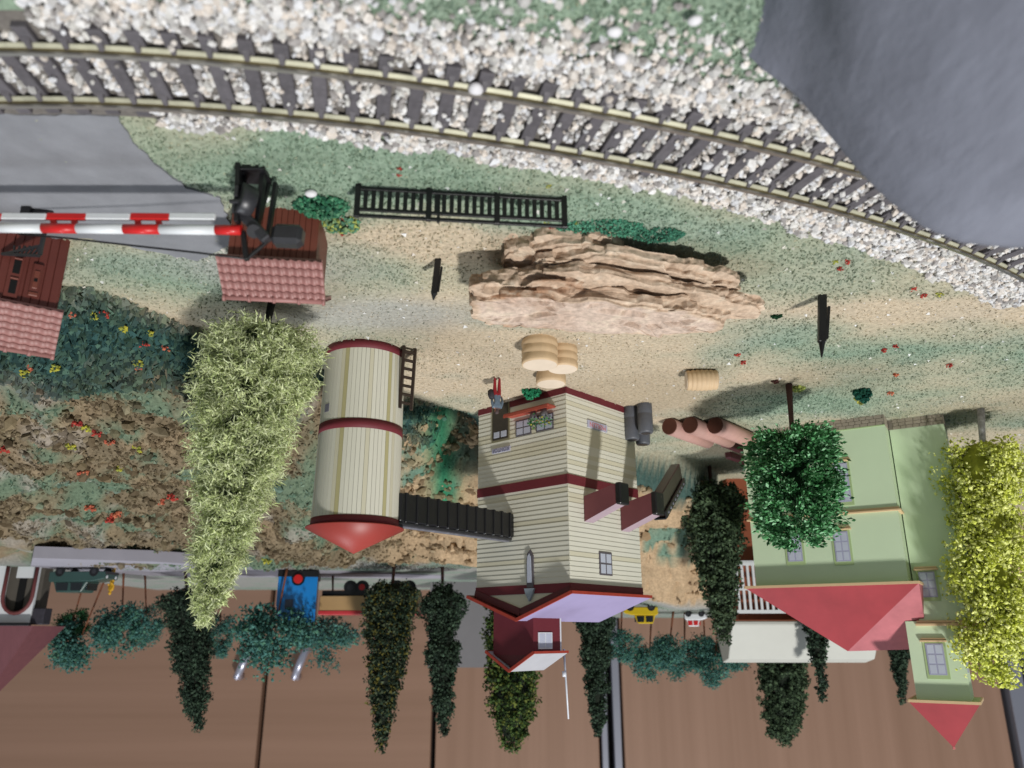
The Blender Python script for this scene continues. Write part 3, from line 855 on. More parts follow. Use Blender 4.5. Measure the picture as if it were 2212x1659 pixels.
# ------------------------------------------------------------------ level-crossing barrier
m_red = mat('red_paint', s2l((0.78, 0.12, 0.12)), rough=0.4, var=0.06, scale=5, coat=.2)
m_white = mat('white_paint', s2l((0.86, 0.87, 0.88)), rough=0.45, var=0.03, scale=5)
m_grey_pl = mat('dark_grey_plastic', s2l((0.17, 0.17, 0.185)), rough=0.4, var=0.25, scale=3, spec=0.55)
MP = G(548, 372)
bar = thing('crossing_barrier', 'red and white striped level crossing barrier on black lifting mechanism', 'barrier', (MP[0], MP[1], 0), 0)


def rel(x, y, dy=0.0):
    q = AT(x, y, MP[1] + dy); return (q[0] - MP[0], dy, q[2])


yA = 0.0
xs_main = [522, 466, 346, 268, 167, 92, -15, -95, -190]
for i in range(len(xs_main) - 1):
    a = Vector(rel(xs_main[i], 497 - (522 - xs_main[i]) * .010)); b = Vector(rel(xs_main[i + 1], 497 - (522 - xs_main[i + 1]) * .010))
    MB().cyl(a, b, 1.28, 1.25, 14).build('arm_stripe', m_red if i % 2 == 0 else m_white, bar)
xs_sk = [466, 366, 282, 186, 101, 4, -80, -190]
for i in range(len(xs_sk) - 1):
    a = Vector(rel(xs_sk[i], 469)); b = Vector(rel(xs_sk[i + 1], 468))
    MB().beam(a, b, 1.1, 1.85).build('skirt_stripe', m_white if i % 2 == 0 else m_red, bar, .25)
for x in (300, 345, 118, 163, -65, -20):
    MB().beam(rel(x, 490), rel(x - 3, 474), .7, 1.4, up=(1, 0, 0)).build('link', m_red, bar)
bp = rel(548, 372)
MB().box((0, 0, .6), (7.5, 7, 1.6)).build('base', m_blk, bar, .2)
for dx, dyy in ((2.6, -1.6), (-2.8, 1.2)):
    MB().beam((dx, dyy - 1.8, 0), (dx * .75, dyy, 15.5), 1.1, 2.4, up=(0, 1, 0)).build('frame', m_blk, bar, .1)
    MB().beam((dx, dyy + 2.4, 0), (dx * .75, dyy, 14.5), 1.1, 1.6, up=(0, 1, 0)).build('frame', m_blk, bar, .1)
g = Vector(rel(528, 432, -2.4))
MB().cyl(g + Vector((1.2, -1.0, 0)), g + Vector((-1.6, 1.4, 0.2)), 4.2, 4.0, 12).build('gear_housing', m_grey_pl, bar, .2)
MB().box(g + Vector((1.3, -1.6, 1.4)), (3.4, .8, .9)).box(g + Vector((1.6, -1.7, -1.5)), (.9, .7, 3.0)).box(g + Vector((-1.4, -1.5, -2.0)), (2.4, .6, .7)).build('gear_rib', m_grey_pl, bar, .1)
MB().beam(rel(516, 455, -.5), rel(578, 520, .2), 2.6, 3.0, up=(0, 1, 0)).build('pivot_arm', m_grey_pl, bar, .4)
MB().cyl(rel(548, 500, -1.5), rel(548, 500, 1.8), 1.7, 1.7, 14).build('pivot', m_grey_pl, bar)
w0 = Vector(rel(588, 516)); w1 = Vector(rel(655, 519))
wb = MB(); wb.beam(w0 + Vector((0, 0, -.9)), w1 + Vector((0, 0, -.9)), 4.6, 5.4); wb.build('counterweight', m_grey_pl, bar, 1.1)
MB().beam(rel(525, 500, .6), rel(533, 562, 1.0), 1.2, 1.3, up=(0, 1, 0)).build('lever', m_blk, bar, .1)
MB().beam(rel(533, 560, 1.0), rel(578, 521, .6), .7, .9, up=(0, 1, 0)).build('lever', m_blk, bar, .1)
MB().beam(rel(596, 396, 1.6), rel(578, 520, 1.6), 1.8, 1.0, up=(1, 0, 0)).build('stay', m_blk, bar, .1)
MB().tube([rel(530, 559, 1.2), rel(420, 545, 4), rel(300, 532, 7), rel(150, 515, 10), rel(40, 505, 12)], .28, 6).build('pull_wire', m_blk, bar)
# support fork of the barrier at the other side of the road
SPt = G(62, 446)
fk = thing('barrier_fork', 'small black barrier rest fork on turf beside the road', 'fork', SPt, 0)
MB().box((0, 0, 1.4), (2.6, 2.6, 3.2)).build('foot', m_blk, fk, .2)
MB().beam((0, 0, 2), (-6, 1.5, .4), .9, .9).build('stay', m_blk, fk)
mp2 = G(96, 508)
fk2 = thing('barrier_lattice', 'dark grey lattice bracket leaning on the wall of the windowed shed', 'bracket', (mp2[0] + 2, mp2[1] - 6, 0), 0)
for k in range(6):
    MB().beam((-4 + k * 1.1, 0, 9.6 - k * .1), (-5.5 + k * 1.5, .3, 6.6), .45, .5, up=(0, 1, 0)).build('bar', m_grey_pl, fk2)
MB().beam((-6, 0, 9.9), (5, 0, 9.3), .7, .7).build('rail', m_grey_pl, fk2)
MB().beam((4.5, 0, 9.4), (-5.5, .3, 6.6), .7, .7).build('rail', m_grey_pl, fk2)
MB().beam((-5.8, .2, 9.5), (-5.8, .2, -.5), .9, .9, up=(0, 1, 0)).build('leg', m_grey_pl, fk2)

# ------------------------------------------------------------------ brown plastic sheds
m_brown = mat('brown_plastic', s2l((0.40, 0.20, 0.17)), rough=0.5, var=0.10, scale=5, spec=0.45)
m_brick = mat('red_brown_plastic', s2l((0.46, 0.25, 0.20)), rough=0.5, var=0.10, scale=5, spec=0.45)
m_tile = mat('tile_plastic', s2l((0.60, 0.42, 0.40)), rough=0.48, var=0.08, scale=4, spec=0.45)
m_void = mat('dark_room', (.004, .004, .004), 0.9, 0.0)


def tile_mesh(w, l, t):
    # one pantile: raised at one side, lapping the next
    n = 6; vs = []
    for k, (yy, lift) in enumerate(((0, .35), (l, 0.0))):
        for i in range(n + 1):
            a = i / n; vs.append((a * w, yy, t * (.45 + .55 * math.sin(a * 2 * math.pi * .9 + .3)) + lift))
    m = n + 1
    fs = [(i, i + 1, m + i + 1, m + i) for i in range(n)]
    fv = [(x, y, z - t * .9) for x, y, z in vs[:m]]
    b = MB().add(vs, fs, True); b.add(vs[:m] + fv, [(i, m + i, m + i + 1, i + 1) for i in range(n)])
    return b.mesh('tile', m_tile)


def tiled_slope(parent, name, p0, ux, uy, w, l, cols, rows, t=.5):
    """A slope whose lower edge starts at p0; UX runs along the eave, UY up the slope."""
    ux = Vector(ux).normalized(); uy = Vector(uy).normalized(); n = ux.cross(uy)
    M = Matrix((ux, uy, n)).transposed()
    rot = M.to_euler()
    sl = MB().box((w / 2, l / 2, -.45), (w, l, .8)).build(name, m_tile, parent, .1, p0, rot)
    me = tile_mesh(w / cols * 1.02, l / rows * 1.15, t)
    for r_ in range(rows):
        for c in range(cols):
            link('tile', me, sl, (c * w / cols, r_ * l / rows - .1, .05))
    return sl


# shed by the barrier
SA = G(522, 440); SX = 14.0
shed = thing('crossing_shed', 'small brown plank shed with pantiled roof behind the barrier mechanism', 'shed', (AT(592, 500, 187)[0], 187, 0), R(-7))
SW, SD, EH, RH = 23.0, 20.0, 17.0, 22.6
pl_me = MB().box((0, 0, EH / 2 - 1.0), (1.55, .5, EH + 2.0)).mesh('plank', m_brick, .12)
MB().box((0, SD / 2, EH / 2 - 1), (SW - .4, SD - .4, EH + 2)).build('wall', m_brown, shed)
npk = 14
for i in range(npk):
    x = -SW / 2 + SW * (i + .5) / npk
    link('plank', pl_me, shed, (x, -.05, 0))
for i in range(13):
    link('plank', pl_me, shed, (-SW / 2 - .05, SD * (i + .5) / 13, 0), (0, 0, R(90)))
for sx in (-1, 1):
    MB().prism([(-.1, EH - .2), (SD + .1, EH - .2), (SD / 2, RH - .4)], sx * SW / 2 - .3, sx * SW / 2 + .3, 0).build('gable', m_brown, shed)
sl_l = math.hypot(SD / 2 + 2.2, RH - EH + .8)
tiled_slope(shed, 'roof', (-SW / 2 - 2.3, -2.2, EH - .4), (1, 0, 0), (0, SD / 2 + 2.2, RH - EH + .6), SW + 4.6, sl_l, 13, 5, .55)
tiled_slope(shed, 'roof', (SW / 2 + 2.3, SD + 2.2, EH - .4), (-1, 0, 0), (0, -SD / 2 - 2.2, RH - EH + .6), SW + 4.6, sl_l, 13, 5, .55)
rg = MB().cyl((-SW / 2 - 2.3, SD / 2, RH + .55), (SW / 2 + 2.3, SD / 2, RH + .55), .85, .85, 10).build('ridge', m_tile, shed)
for i in range(5):
    x = -SW / 2 - 1.9 + (SW + 4) * i / 4
    MB().cyl((x - .35, SD / 2, RH + .6), (x + .35, SD / 2, RH + .6), 1.15, 1.15, 10).build('ridge_cap', m_tile, rg)

# larger shed with windows
HA = G(150, 520); S2R = R(-33)
sh2 = thing('windowed_shed', 'red brown plank shed with two window openings beside the road', 'shed', (HA[0], HA[1], 0), S2R)
W2, D2, E2, R2 = 46.0, 26.0, 23.5, 32.0
# local x runs from the visible corner (0) away to the frame edge
MB().box((W2 / 2, D2 / 2, E2 / 2 - 1), (W2 - .6, D2 - .6, E2 + 2)).build('wall', m_brown, sh2)


def s2(x, y):
    n = Vector((math.sin(S2R), -math.cos(S2R))); q = ON(x, y, HA, n)
    d = q - HA; return (d[0] * math.cos(S2R) + d[1] * math.sin(S2R), q[2])


pl2 = MB().box((0, 0, E2 / 2 - 1.0), (2.1, .6, E2 + 2)).mesh('plank', m_brown, .15)
for i in range(21):
    link('plank', pl2, sh2, (1.1 + i * 2.2, -.02, 0))
for i in range(11):
    link('plank', pl2, sh2, (-.02, 1.2 + i * 2.3, 0), (0, 0, R(90)))
a = s2(52, 560); b = s2(8, 640)
wx0, wx1, wz0, wz1 = a[0], b[0], a[1], b[1]
wn = MB().box(((wx0 + wx1) / 2, -.55, (wz0 + wz1) / 2), (wx1 - wx0 + .6, .7, wz1 - wz0 + .6)).build('window', m_brown, sh2, .12)
zm = (wz0 + wz1) / 2
for zc in (zm + (wz1 - zm) / 2, zm - (zm - wz0) / 2):
    MB().box(((wx0 + wx1) / 2 - .2, -.86, zc), ((wx1 - wx0) * .62, .12, (wz1 - wz0) * .34)).build('opening', m_void, wn)
    MB().box(((wx0 + wx1) / 2 - .2, -1.1, zc - (wz1 - wz0) * .2), ((wx1 - wx0) * .72, .5, .45)).build('sill', m_brick, wn, .08)
a = s2(96, 575); b = s2(58, 640)
dr = MB().box(((a[0] + b[0]) / 2, -.65, (a[1] + b[1]) / 2), (b[0] - a[0], .9, b[1] - a[1])).build('hatch', m_brown, sh2, .3)
MB().box(((a[0] + b[0]) / 2, -1.2, (a[1] + b[1]) / 2), ((b[0] - a[0]) * .55, .4, (b[1] - a[1]) * .55)).build('panel', m_brick, dr, .2)
MB().box(((a[0] + b[0]) / 2, -1.45, (a[1] + b[1]) / 2 + .3), (.9, .3, .9)).build('keyhole', m_void, dr)
MB().box(((a[0] + b[0]) / 2, -1.0, b[1] - .6), ((b[0] - a[0]) * .9, .9, 1.2)).build('ledge', m_brick, dr, .2)
MB().prism([(-.1, E2 - .2), (D2 + .1, E2 - .2), (D2 / 2, R2 - .5)], 0.1, .7, 0).build('gable', m_brown, sh2)
sl2 = math.hypot(D2 / 2 + 2, R2 - E2 + .4)
tiled_slope(sh2, 'roof', (-2.0, -2.0, E2 - .2), (1, 0, 0), (0, D2 / 2 + 2, R2 - E2 + .4), W2 + 2, sl2, 17, 7, .35)
tiled_slope(sh2, 'roof', (W2, D2 + 2.0, E2 - .2), (-1, 0, 0), (0, -D2 / 2 - 2, R2 - E2 + .4), W2 + 2, sl2, 17, 7, .35)
rg2 = MB().cyl((-2, D2 / 2, R2 + .5), (W2, D2 / 2, R2 + .5), .8, .8, 10).build('ridge', m_tile, sh2)
for i in range(8):
    MB().cyl((-1.6 + i * 6 - .5, D2 / 2, R2 + .55), (-1.6 + i * 6 + .5, D2 / 2, R2 + .55), 1.1, 1.1, 10).build('ridge_cap', m_tile, rg2)

# ------------------------------------------------------------------ silo
m_cream = mat('cream_card', s2l((0.84, 0.83, 0.77)), rough=0.7, var=0.045, scale=20, spec=0.25, stretch=(1, 1, .15))
m_cream2 = mat('cream_card_warm', s2l((0.80, 0.78, 0.69)), rough=0.7, var=0.05, scale=20, spec=0.25, stretch=(1, 1, .15))
m_ochre = mat('ochre_card', s2l((0.70, 0.67, 0.50)), rough=0.7, var=0.05, scale=20, spec=0.25)
m_maroon = mat('maroon_card', s2l((0.42, 0.16, 0.19)), rough=0.6, var=0.08, scale=12, spec=0.3)
m_groove = mat('card_seam', s2l((0.60, 0.59, 0.54)), rough=0.8, var=0.1, scale=6)
m_redroof = mat('red_card', s2l((0.58, 0.22, 0.19)), rough=0.45, var=0.06, scale=14, spec=0.4)
m_wdark = mat('dark_brown_plastic', s2l((0.17, 0.12, 0.09)), rough=0.35, var=0.25, scale=3, spec=0.6)
SC = np.array([61.3, 303.0, 0.0]); RB, RT, SH = 16.1, 16.9, 73.0
silo = thing('silo', 'round cream plank silo with maroon bands and low red cone roof', 'silo', SC, 0)
MB().lathe([(RB - .25, -1), (RT - .25, SH)], n=48).build('core', m_groove, silo)
NST = 62
for i in range(NST):
    a = 2 * math.pi * i / NST
    wB = 2 * math.pi * RB / NST * .93; wT = 2 * math.pi * RT / NST * .93
    vs = [(-wB / 2, -.25, 0), (wB / 2, -.25, 0), (wT / 2, RT - RB - .25, SH - .5), (-wT / 2, RT - RB - .25, SH - .5)]
    vs += [(x, y + .33, z) for x, y, z in vs]
    q = MB().add([(y + RB, x, z) for x, y, z in vs], [(0, 1, 2, 3), (7, 6, 5, 4), (0, 4, 5, 1), (1, 5, 6, 2), (2, 6, 7, 3), (3, 7, 4, 0)])
    dd = (math.degrees(a) - 270 + 540) % 360 - 180
    m_ = m_ochre if i % 11 == 5 else (m_cream2 if i % 7 == 1 else m_cream)
    if i < 3 and i == 0: me0 = None
    link('stave', q.mesh('stave', m_), silo, None, (0, 0, a))
for z0, z1, e in ((-.5, 3.4, .28), (32.6, 36.4, .28), (SH - 3.2, SH, .3)):
    r0 = RB + (RT - RB) * z0 / SH + e; r1 = RB + (RT - RB) * z1 / SH + e
    MB().lathe([(r0 - .6, z0), (r0, z0), (r1, z1), (r1 - .6, z1)], n=48, cap=False).build('band', m_maroon, silo)
MB().lathe([(15.5, SH - .2), (18.9, SH - .2), (19.0, SH + .25), (.05, SH + 9.6)], n=48, smooth=False).build('roof', m_redroof, silo)
for o_ in silo.children:
    if o_.name.startswith('roof'):
        for f in o_.data.polygons: f.use_smooth = True
va = math.atan2(-300, -36) + R(12)
vq = ON(731, 773, SC, (0, -1)); ax = math.asin(max(-1, min(1, (vq[0] - SC[0]) / RB)))
MB().box((0, 0, 0), (3.0, .5, 3.4)).build('vent', mat('grey_print', s2l((.48, .47, .52)), .6, .1, 2), silo, .1, (math.sin(ax) * (RB + .2), -math.cos(ax) * (RB + .2), 27.2), (0, 0, ax))
# dark brown ladder rack leaning on the silo
lp0 = AT(886, 738, 296) - SC; lp1 = AT(876, 884, 300) - SC
lad = thing('ladder', 'dark brown ladder leaning on the side of the silo', 'ladder', SC, 0)
for off in (-2.6, 2.6):
    MB().beam((lp0[0] + off * .8, lp0[1] - off * .6, 0), (lp1[0] + off * .8, lp1[1] - off * .6, lp1[2]), 1.2, 2.2, up=(0, 1, 0)).build('side_rail', m_wdark, lad, .15)
for i in range(7):
    k = (i + .6) / 7.3
    c = Vector((lp0[0] + (lp1[0] - lp0[0]) * k, lp0[1] + (lp1[1] - lp0[1]) * k, lp1[2] * k))
    MB().beam(c + Vector((-2.3, 1.7, 0)), c + Vector((2.3, -1.7, 0)), 1.6, .8).build('rung', m_wdark, lad, .1)

# ------------------------------------------------------------------ mill
MC = G(1222, 835); MA = R(43.0)
cm, sm_ = math.cos(MA), math.sin(MA)
mill = thing('mill', 'tall cream clapboard mill with maroon bands and lilac roof', 'mill', MC, MA)
EV = float(ON(1219, 1277, MC, (-cm, -sm_))[2])               # eave height at the near corner


def mloc(q):
    d = np.array(q) - MC
    return (d[0] * cm + d[1] * sm_, -d[0] * sm_ + d[1] * cm, q[2])


def mf_(x, y):      # on the front wall (photo's shaded side): local x, z
    q = mloc(ON(x, y, MC, (sm_, -cm))); return q[0], q[2]


def ms_(x, y):      # on the side wall: local y, z
    q = mloc(ON(x, y, MC, (-cm, -sm_))); return q[1], q[2]


LW = mf_(1031, 1150)[0]; RW = ms_(1381, 1150)[0]
BODY = EV
MB().box((LW / 2, RW / 2, BODY / 2 - 1), (LW - .8, RW - .8, BODY + 2)).build('wall', m_groove, mill)
bh = 2.15; nbd = int((BODY) / bh)
bh = BODY / nbd


def board(length):
    return MB().add([(0, -.10, 0), (length, -.10, 0), (length, .14, bh * .985), (0, .14, bh * .985), (0, .5, 0), (length, .5, 0), (length, .5, bh * .985), (0, .5, bh * .985)],
                    [(0, 1, 2, 3), (5, 4, 7, 6), (0, 4, 5, 1), (3, 2, 6, 7), (0, 3, 7, 4), (1, 5, 6, 2)])


bf = [board(LW).mesh('plank', m_cream), board(LW).mesh('plank', m_cream2)]
bs = [board(RW).mesh('plank', m_cream), board(RW).mesh('plank', m_cream2)]
for i in range(nbd):
    link('plank', bf[1 if random.random() < .18 else 0], mill, (0, 0, i * bh))
    link('plank', bs[1 if random.random() < .18 else 0], mill, (0, RW, i * bh), (0, 0, R(-90)))
for z0, z1 in ((-1.2, 3.2), (mf_(1222, 1024)[1], mf_(1222, 1045)[1]), (BODY - 3.8, BODY + .2)):
    MB().box((LW / 2 - .2, -.05, (z0 + z1) / 2), (LW + .9, .6, z1 - z0)).build('band', m_maroon, mill)
    MB().box((-.05, RW / 2 - .2, (z0 + z1) / 2), (.6, RW + .9, z1 - z0)).build('band', m_maroon, mill)

m_win = mat('window_print', s2l((0.74, 0.76, 0.82)), rough=0.3, var=0.06, scale=6, spec=0.5)
m_frame = mat('window_frame', s2l((0.36, 0.34, 0.36)), rough=0.6, var=0.1, scale=3)


def pane_window(parent, x0, x1, z0, z1, wall, cols=2, rows=2, name='window', fm=None, off=0.0):
    """Frame and panes on a wall: wall 'f' is y = off facing -y, 's' is x = off facing -x."""
    fm = fm or m_frame; w = x1 - x0; h = z1 - z0

    def bx(a0, a1, c0, c1, d0, d1):
        if wall == 'f': return MB().box(((a0 + a1) / 2, off - (d0 + d1) / 2, (c0 + c1) / 2), (a1 - a0, d1 - d0, c1 - c0))
        return MB().box((off - (d0 + d1) / 2, (a0 + a1) / 2, (c0 + c1) / 2), (d1 - d0, a1 - a0, c1 - c0))
    wn = bx(x0, x1, z0, z1, -.2, .42).build(name, fm, parent, .05)
    e = min(w, h) * .085
    for i in range(cols):
        for j in range(rows):
            cw = (w - e * (cols + 1)) / cols; chh = (h - e * (rows + 1)) / rows
            a0 = x0 + e + i * (cw + e); c0 = z0 + e + j * (chh + e)
            bx(a0, a0 + cw, c0, c0 + chh, .3, .50).build('pane', m_win, wn)
    return wn


# front wall: door, two windows, shelf with plants, two signs, tall arched window
a = mf_(1100, 886); b = mf_(1067, 953)
dz1 = b[1]
dx0, dx1 = mf_(1099, 930)[0], mf_(1066, 930)[0]
MB().box(((dx0 + dx1) / 2, -.1, dz1 / 2 + .5), (dx1 - dx0 + 1.6, .8, dz1 + 1.2)).build('door_frame', mat('door_frame_print', s2l((.50, .48, .38)), .7, .1, 4), mill)
door = MB().box(((dx0 + dx1) / 2, -.3, dz1 / 2), (dx1 - dx0, .8, dz1)).build('door', mat('door_brown', s2l((.25, .23, .20)), .6, .15, 4), mill)
for k in (0, 1):
    w = (dx1 - dx0)
    MB().box((dx0 + w * (.27 + .46 * k), -.72, dz1 * .86), (w * .36, .2, dz1 * .16)).build('pane', m_win, door, .08)
q0, q1 = mf_(1148, 902), mf_(1115, 944)
pane_window(mill, q0[0], q1[0], q0[1], q1[1], 'f')
q0, q1 = mf_(1196, 899), mf_(1159, 934)
pane_window(mill, q0[0], q1[0], q0[1] - 2, q1[1], 'f')
s0, s1 = mf_(1201, 885), mf_(1106, 893)
shz = (s0[1] + s1[1]) / 2 + 1.0
m_shelf = mat('red_shelf', s2l((0.62, 0.28, 0.22)), .5, .12, 4)
shelf = MB().box(((s0[0] + s1[0]) / 2, -3.2, shz - .6), (s1[0] - s0[0], 6.0, 1.1)).build('shelf', m_shelf, mill, .15)
MB().box(((s0[0] + s1[0]) / 2, -6.3, shz + .2), (s1[0] - s0[0], .4, 1.4)).build('lip', m_shelf, shelf)
q0, q1 = mf_(1103, 962), mf_(1064, 982)
m_sign = mat('sign_card', s2l((.72, .72, .80)), .6, .04, 4)


def text_mesh(txt, size, m):
    cu = bpy.data.curves.new('lettering', 'FONT'); cu.body = txt; cu.size = 1; cu.align_x = 'CENTER'; cu.align_y = 'CENTER'; cu.extrude = .02
    o = bpy.data.objects.new('lettering_source', cu); C.objects.link(o)
    dg = bpy.context.evaluated_depsgraph_get(); me = bpy.data.meshes.new_from_object(o.evaluated_get(dg))
    bpy.data.objects.remove(o); bpy.data.curves.remove(cu)
    me.transform(Matrix.Scale(size * U, 4)); me.materials.clear(); me.materials.append(m)
    return me


sg = MB().box(((q0[0] + q1[0]) / 2, -.3, (q0[1] + q1[1]) / 2), (q1[0] - q0[0], .5, q1[1] - q0[1] - .4)).build('sign', m_sign, mill)
sg['label'] = 'small pale sign above the mill door'
link('lettering', text_mesh('KONTOR', 2.7, mat('grey_ink', s2l((.46, .46, .56)), .7, .05, 2)), sg, ((q0[0] + q1[0]) / 2, -.62, (q0[1] + q1[1]) / 2), (R(90), 0, 0))
aw0, aw1 = mf_(1157, 1186), mf_(1136, 1270)
axm = (aw0[0] + aw1[0]) / 2; aw = MB()
awp = [(axm - 2.0, aw0[1] + 3.0), (axm - .3, aw0[1]), (axm + 1.5, aw0[1] + 1.5), (axm + 2.1, aw0[1] + 5), (axm + 2.1, aw1[1]), (axm - 2.0, aw1[1])]
awn = MB().prism(awp, -.7, .2, 1).build('tall_window', m_frame, mill, .1)
MB().prism([(axm - .7, aw0[1] + 3.2), (axm + .1, aw0[1] + 1.8), (axm + 1.1, aw0[1] + 3.0), (axm + 1.5, aw0[1] + 5.5), (axm + 1.4, aw1[1] - 2.2), (axm - 1.2, aw1[1] - 2.2)], -1.0, -.4, 1).build('pane', m_win, awn)
gc0 = mf_(1145, 1288)
MB().prism([(axm - 3.0, aw1[1] + .3), (axm + 3.0, aw1[1] + .3), (axm + 2.2, aw1[1] + 2.6), (axm, aw1[1] + 6.2), (axm - 2.2, aw1[1] + 2.6)], -1.6, -.3, 1).build('pointed_cap', mat('grey_blue_card', s2l((.56, .60, .64)), .6, .06, 5), awn, .1)
# side wall: sign, upper window, two chutes
q0, q1 = ms_(1268, 912), ms_(1310, 932)
zc = (ms_(1289, 921)[1])
sg = MB().box((-.3, (q0[0] + q1[0]) / 2, zc), (.5, q1[0] - q0[0], 3.6)).build('sign', m_sign, mill)
sg['label'] = 'white sign with red lettering on the sunlit mill wall'
link('lettering', text_mesh('MØLLEN', 3.4, mat('red_ink', s2l((.78, .50, .52)), .7, .05, 2)), sg, (-.62, (q0[0] + q1[0]) / 2, zc), (R(90), 0, R(-90)))
q0, q1 = ms_(1294, 1217), ms_(1321, 1217); z0 = ms_(1307, 1193)[1]; z1 = ms_(1307, 1243)[1]
pane_window(mill, q0[0], q1[0], z0, z1, 's')
m_maroon2 = mat('maroon_chute', s2l((0.44, 0.24, 0.26)), rough=0.6, var=0.1, scale=8)
m_lil2 = mat('chute_lit_top', s2l((.66, .58, .62)), .6, .06, 8)  # paler colour for upward faces, light from above painted in
CH = []
for (xa, yb0, yt0, xe) in ((1260, 1072, 1127, 1331), (1339, 1090, 1147, 1398)):
    y0, zb = ms_(xa, yb0); _, zt = ms_(xa, yt0)
    Lc = 19.0; wd = 6.6; dz = -6.5
    b = MB().add([(-.2, y0, zb), (-.2, y0 + wd, zb), (-.2, y0 + wd, zt), (-.2, y0, zt), (-Lc, y0, zb + dz + 2.6), (-Lc, y0 + wd, zb + dz + 2.6), (-Lc, y0 + wd, zt + dz), (-Lc, y0, zt + dz)],
                 [(0, 1, 2, 3), (7, 6, 5, 4), (0, 4, 5, 1), (1, 5, 6, 2), (2, 6, 7, 3), (3, 7, 4, 0)])
    co = b.build('chute', m_maroon2, mill, .12)
    co.data.materials.append(m_lil2)
    for f in co.data.polygons:
        if f.normal.z > .6: f.material_index = 1
    zm_ = (zb + zt) / 2 + dz + 1.3
    MB().box((-Lc - .6, y0 + wd / 2, zm_), (3.0, wd + .5, zt - zb - 2.0)).build('spout', m_blk, co, .5)
    CH.append((-Lc - 1, y0 + wd / 2, zm_))

# roof: gable to the front with a side slope, red edges, and the maroon cupola
m_lilac = mat('lilac_card', s2l((0.58, 0.54, 0.68)), rough=0.65, var=0.06, scale=10, spec=0.3)
m_rededge = mat('red_edge', s2l((0.62, 0.22, 0.16)), rough=0.6, var=0.12, scale=3)
m_maroon3 = mat('dark_maroon_card', s2l((0.36, 0.14, 0.15)), rough=0.55, var=0.08, scale=14)
OV = 3.2
apx = LW * .50
rz = float(mf_(1122, 1332)[1])                          # height of the gable's point
RZ = max(rz, BODY + 9)
# pediment (gable wall)
MB().prism([(0, BODY), (LW, BODY), (apx, RZ - 1)], .05, .8, 1).build('gable', m_cream2, mill)
for (x0, z0, x1, z1) in ((-.5, BODY - 1.0, apx, RZ - 1.8), (LW + .5, BODY - 1.0, apx, RZ - 1.8)):
    MB().beam((x0, -.3, z0), (x1, -.3, z1), .9, 3.4, up=(0, 0, 1)).build('bargeboard', m_maroon3, mill)
sl = (RZ - BODY) / (LW / 2)
roof = MB()
for sx in (-1, 1):
    xe = -OV if sx < 0 else LW + OV; ze = BODY - sl * OV + 1.2
    vs = [(xe, -OV, ze), (apx, -OV, RZ + 1.2), (apx, RW + OV, RZ + 1.2), (xe, RW + OV, ze)]
    vs += [(x, y, z + .7) for x, y, z in vs]
    fs = [(0, 1, 2, 3), (7, 6, 5, 4), (0, 4, 5, 1), (1, 5, 6, 2), (2, 6, 7, 3), (3, 7, 4, 0)]
    pn = MB().add(vs, fs).build('roof', m_lilac, mill)
    MB().beam((xe, -OV, ze + .3), (xe, RW + OV, ze + .3), .8, 1.3).build('edge', m_rededge, pn)
    MB().beam((xe, -OV - .1, ze + .3), (apx, -OV - .1, RZ + 1.5), .8, 1.4).build('edge', m_rededge, pn)
    MB().add([(x, y, z - .12) for x, y, z in vs[:4]] + [(x, y, z - .4) for x, y, z in vs[:4]], fs).build('soffit', m_maroon3, pn)
# cupola
cy0 = 4.0
cpl = MC + np.array([-sm_ * cy0, cm * cy0, 0])
cx0 = mloc(ON(1152, 1375, cpl, (sm_, -cm)))[0]; cx1 = mloc(ON(1066, 1375, cpl, (sm_, -cm)))[0]
cz0 = BODY + 1; czt = mloc(ON(1152, 1416, cpl, (sm_, -cm)))[2]
cw = cx1 - cx0; cd = mloc(ON(1212, 1390, MC + np.array([cm * cx0, sm_ * cx0, 0]), (-cm, -sm_)))[1] - cy0
cup = MB().box(((cx0 + cx1) / 2, cy0 + cd / 2, (cz0 + czt) / 2), (cw, cd, czt - cz0)).build('cupola', m_maroon, mill)
cap_ = mloc(ON(1098, 1448, MC + np.array([-sm_ * (cy0 - 2), cm * (cy0 - 2), 0]), (sm_, -cm)))[2]
cmx = (cx0 + cx1) / 2
MB().prism([(cx0, czt), (cx1, czt), (cmx, cap_ - 1)], cy0 + .05, cy0 + .7, 1).build('gable', m_maroon3, cup)
m_greyroof = mat('grey_card', s2l((0.66, 0.66, 0.68)), .6, .06, 8)
for sx in (-1, 1):
    xe = cx0 - 2.6 if sx < 0 else cx1 + 2.6; ze = czt - 1.6
    vs = [(xe, cy0 - 2.6, ze), (cmx, cy0 - 2.6, cap_), (cmx, cy0 + cd + 2, cap_), (xe, cy0 + cd + 2, ze)]; vs += [(x, y, z + .6) for x, y, z in vs]
    MB().add(vs, [(0, 1, 2, 3), (7, 6, 5, 4), (0, 4, 5, 1), (1, 5, 6, 2), (2, 6, 7, 3), (3, 7, 4, 0)]).build('roof', m_greyroof, cup)
    MB().beam((xe, cy0 - 2.7, ze + .2), (cmx, cy0 - 2.7, cap_ + .3), .6, 1.3).build('edge', m_rededge, cup)
    MB().beam((xe, cy0 - 2.6, ze + .3), (xe, cy0 + cd + 2, ze + .3), .6, 1.1).build('edge', m_rededge, cup)
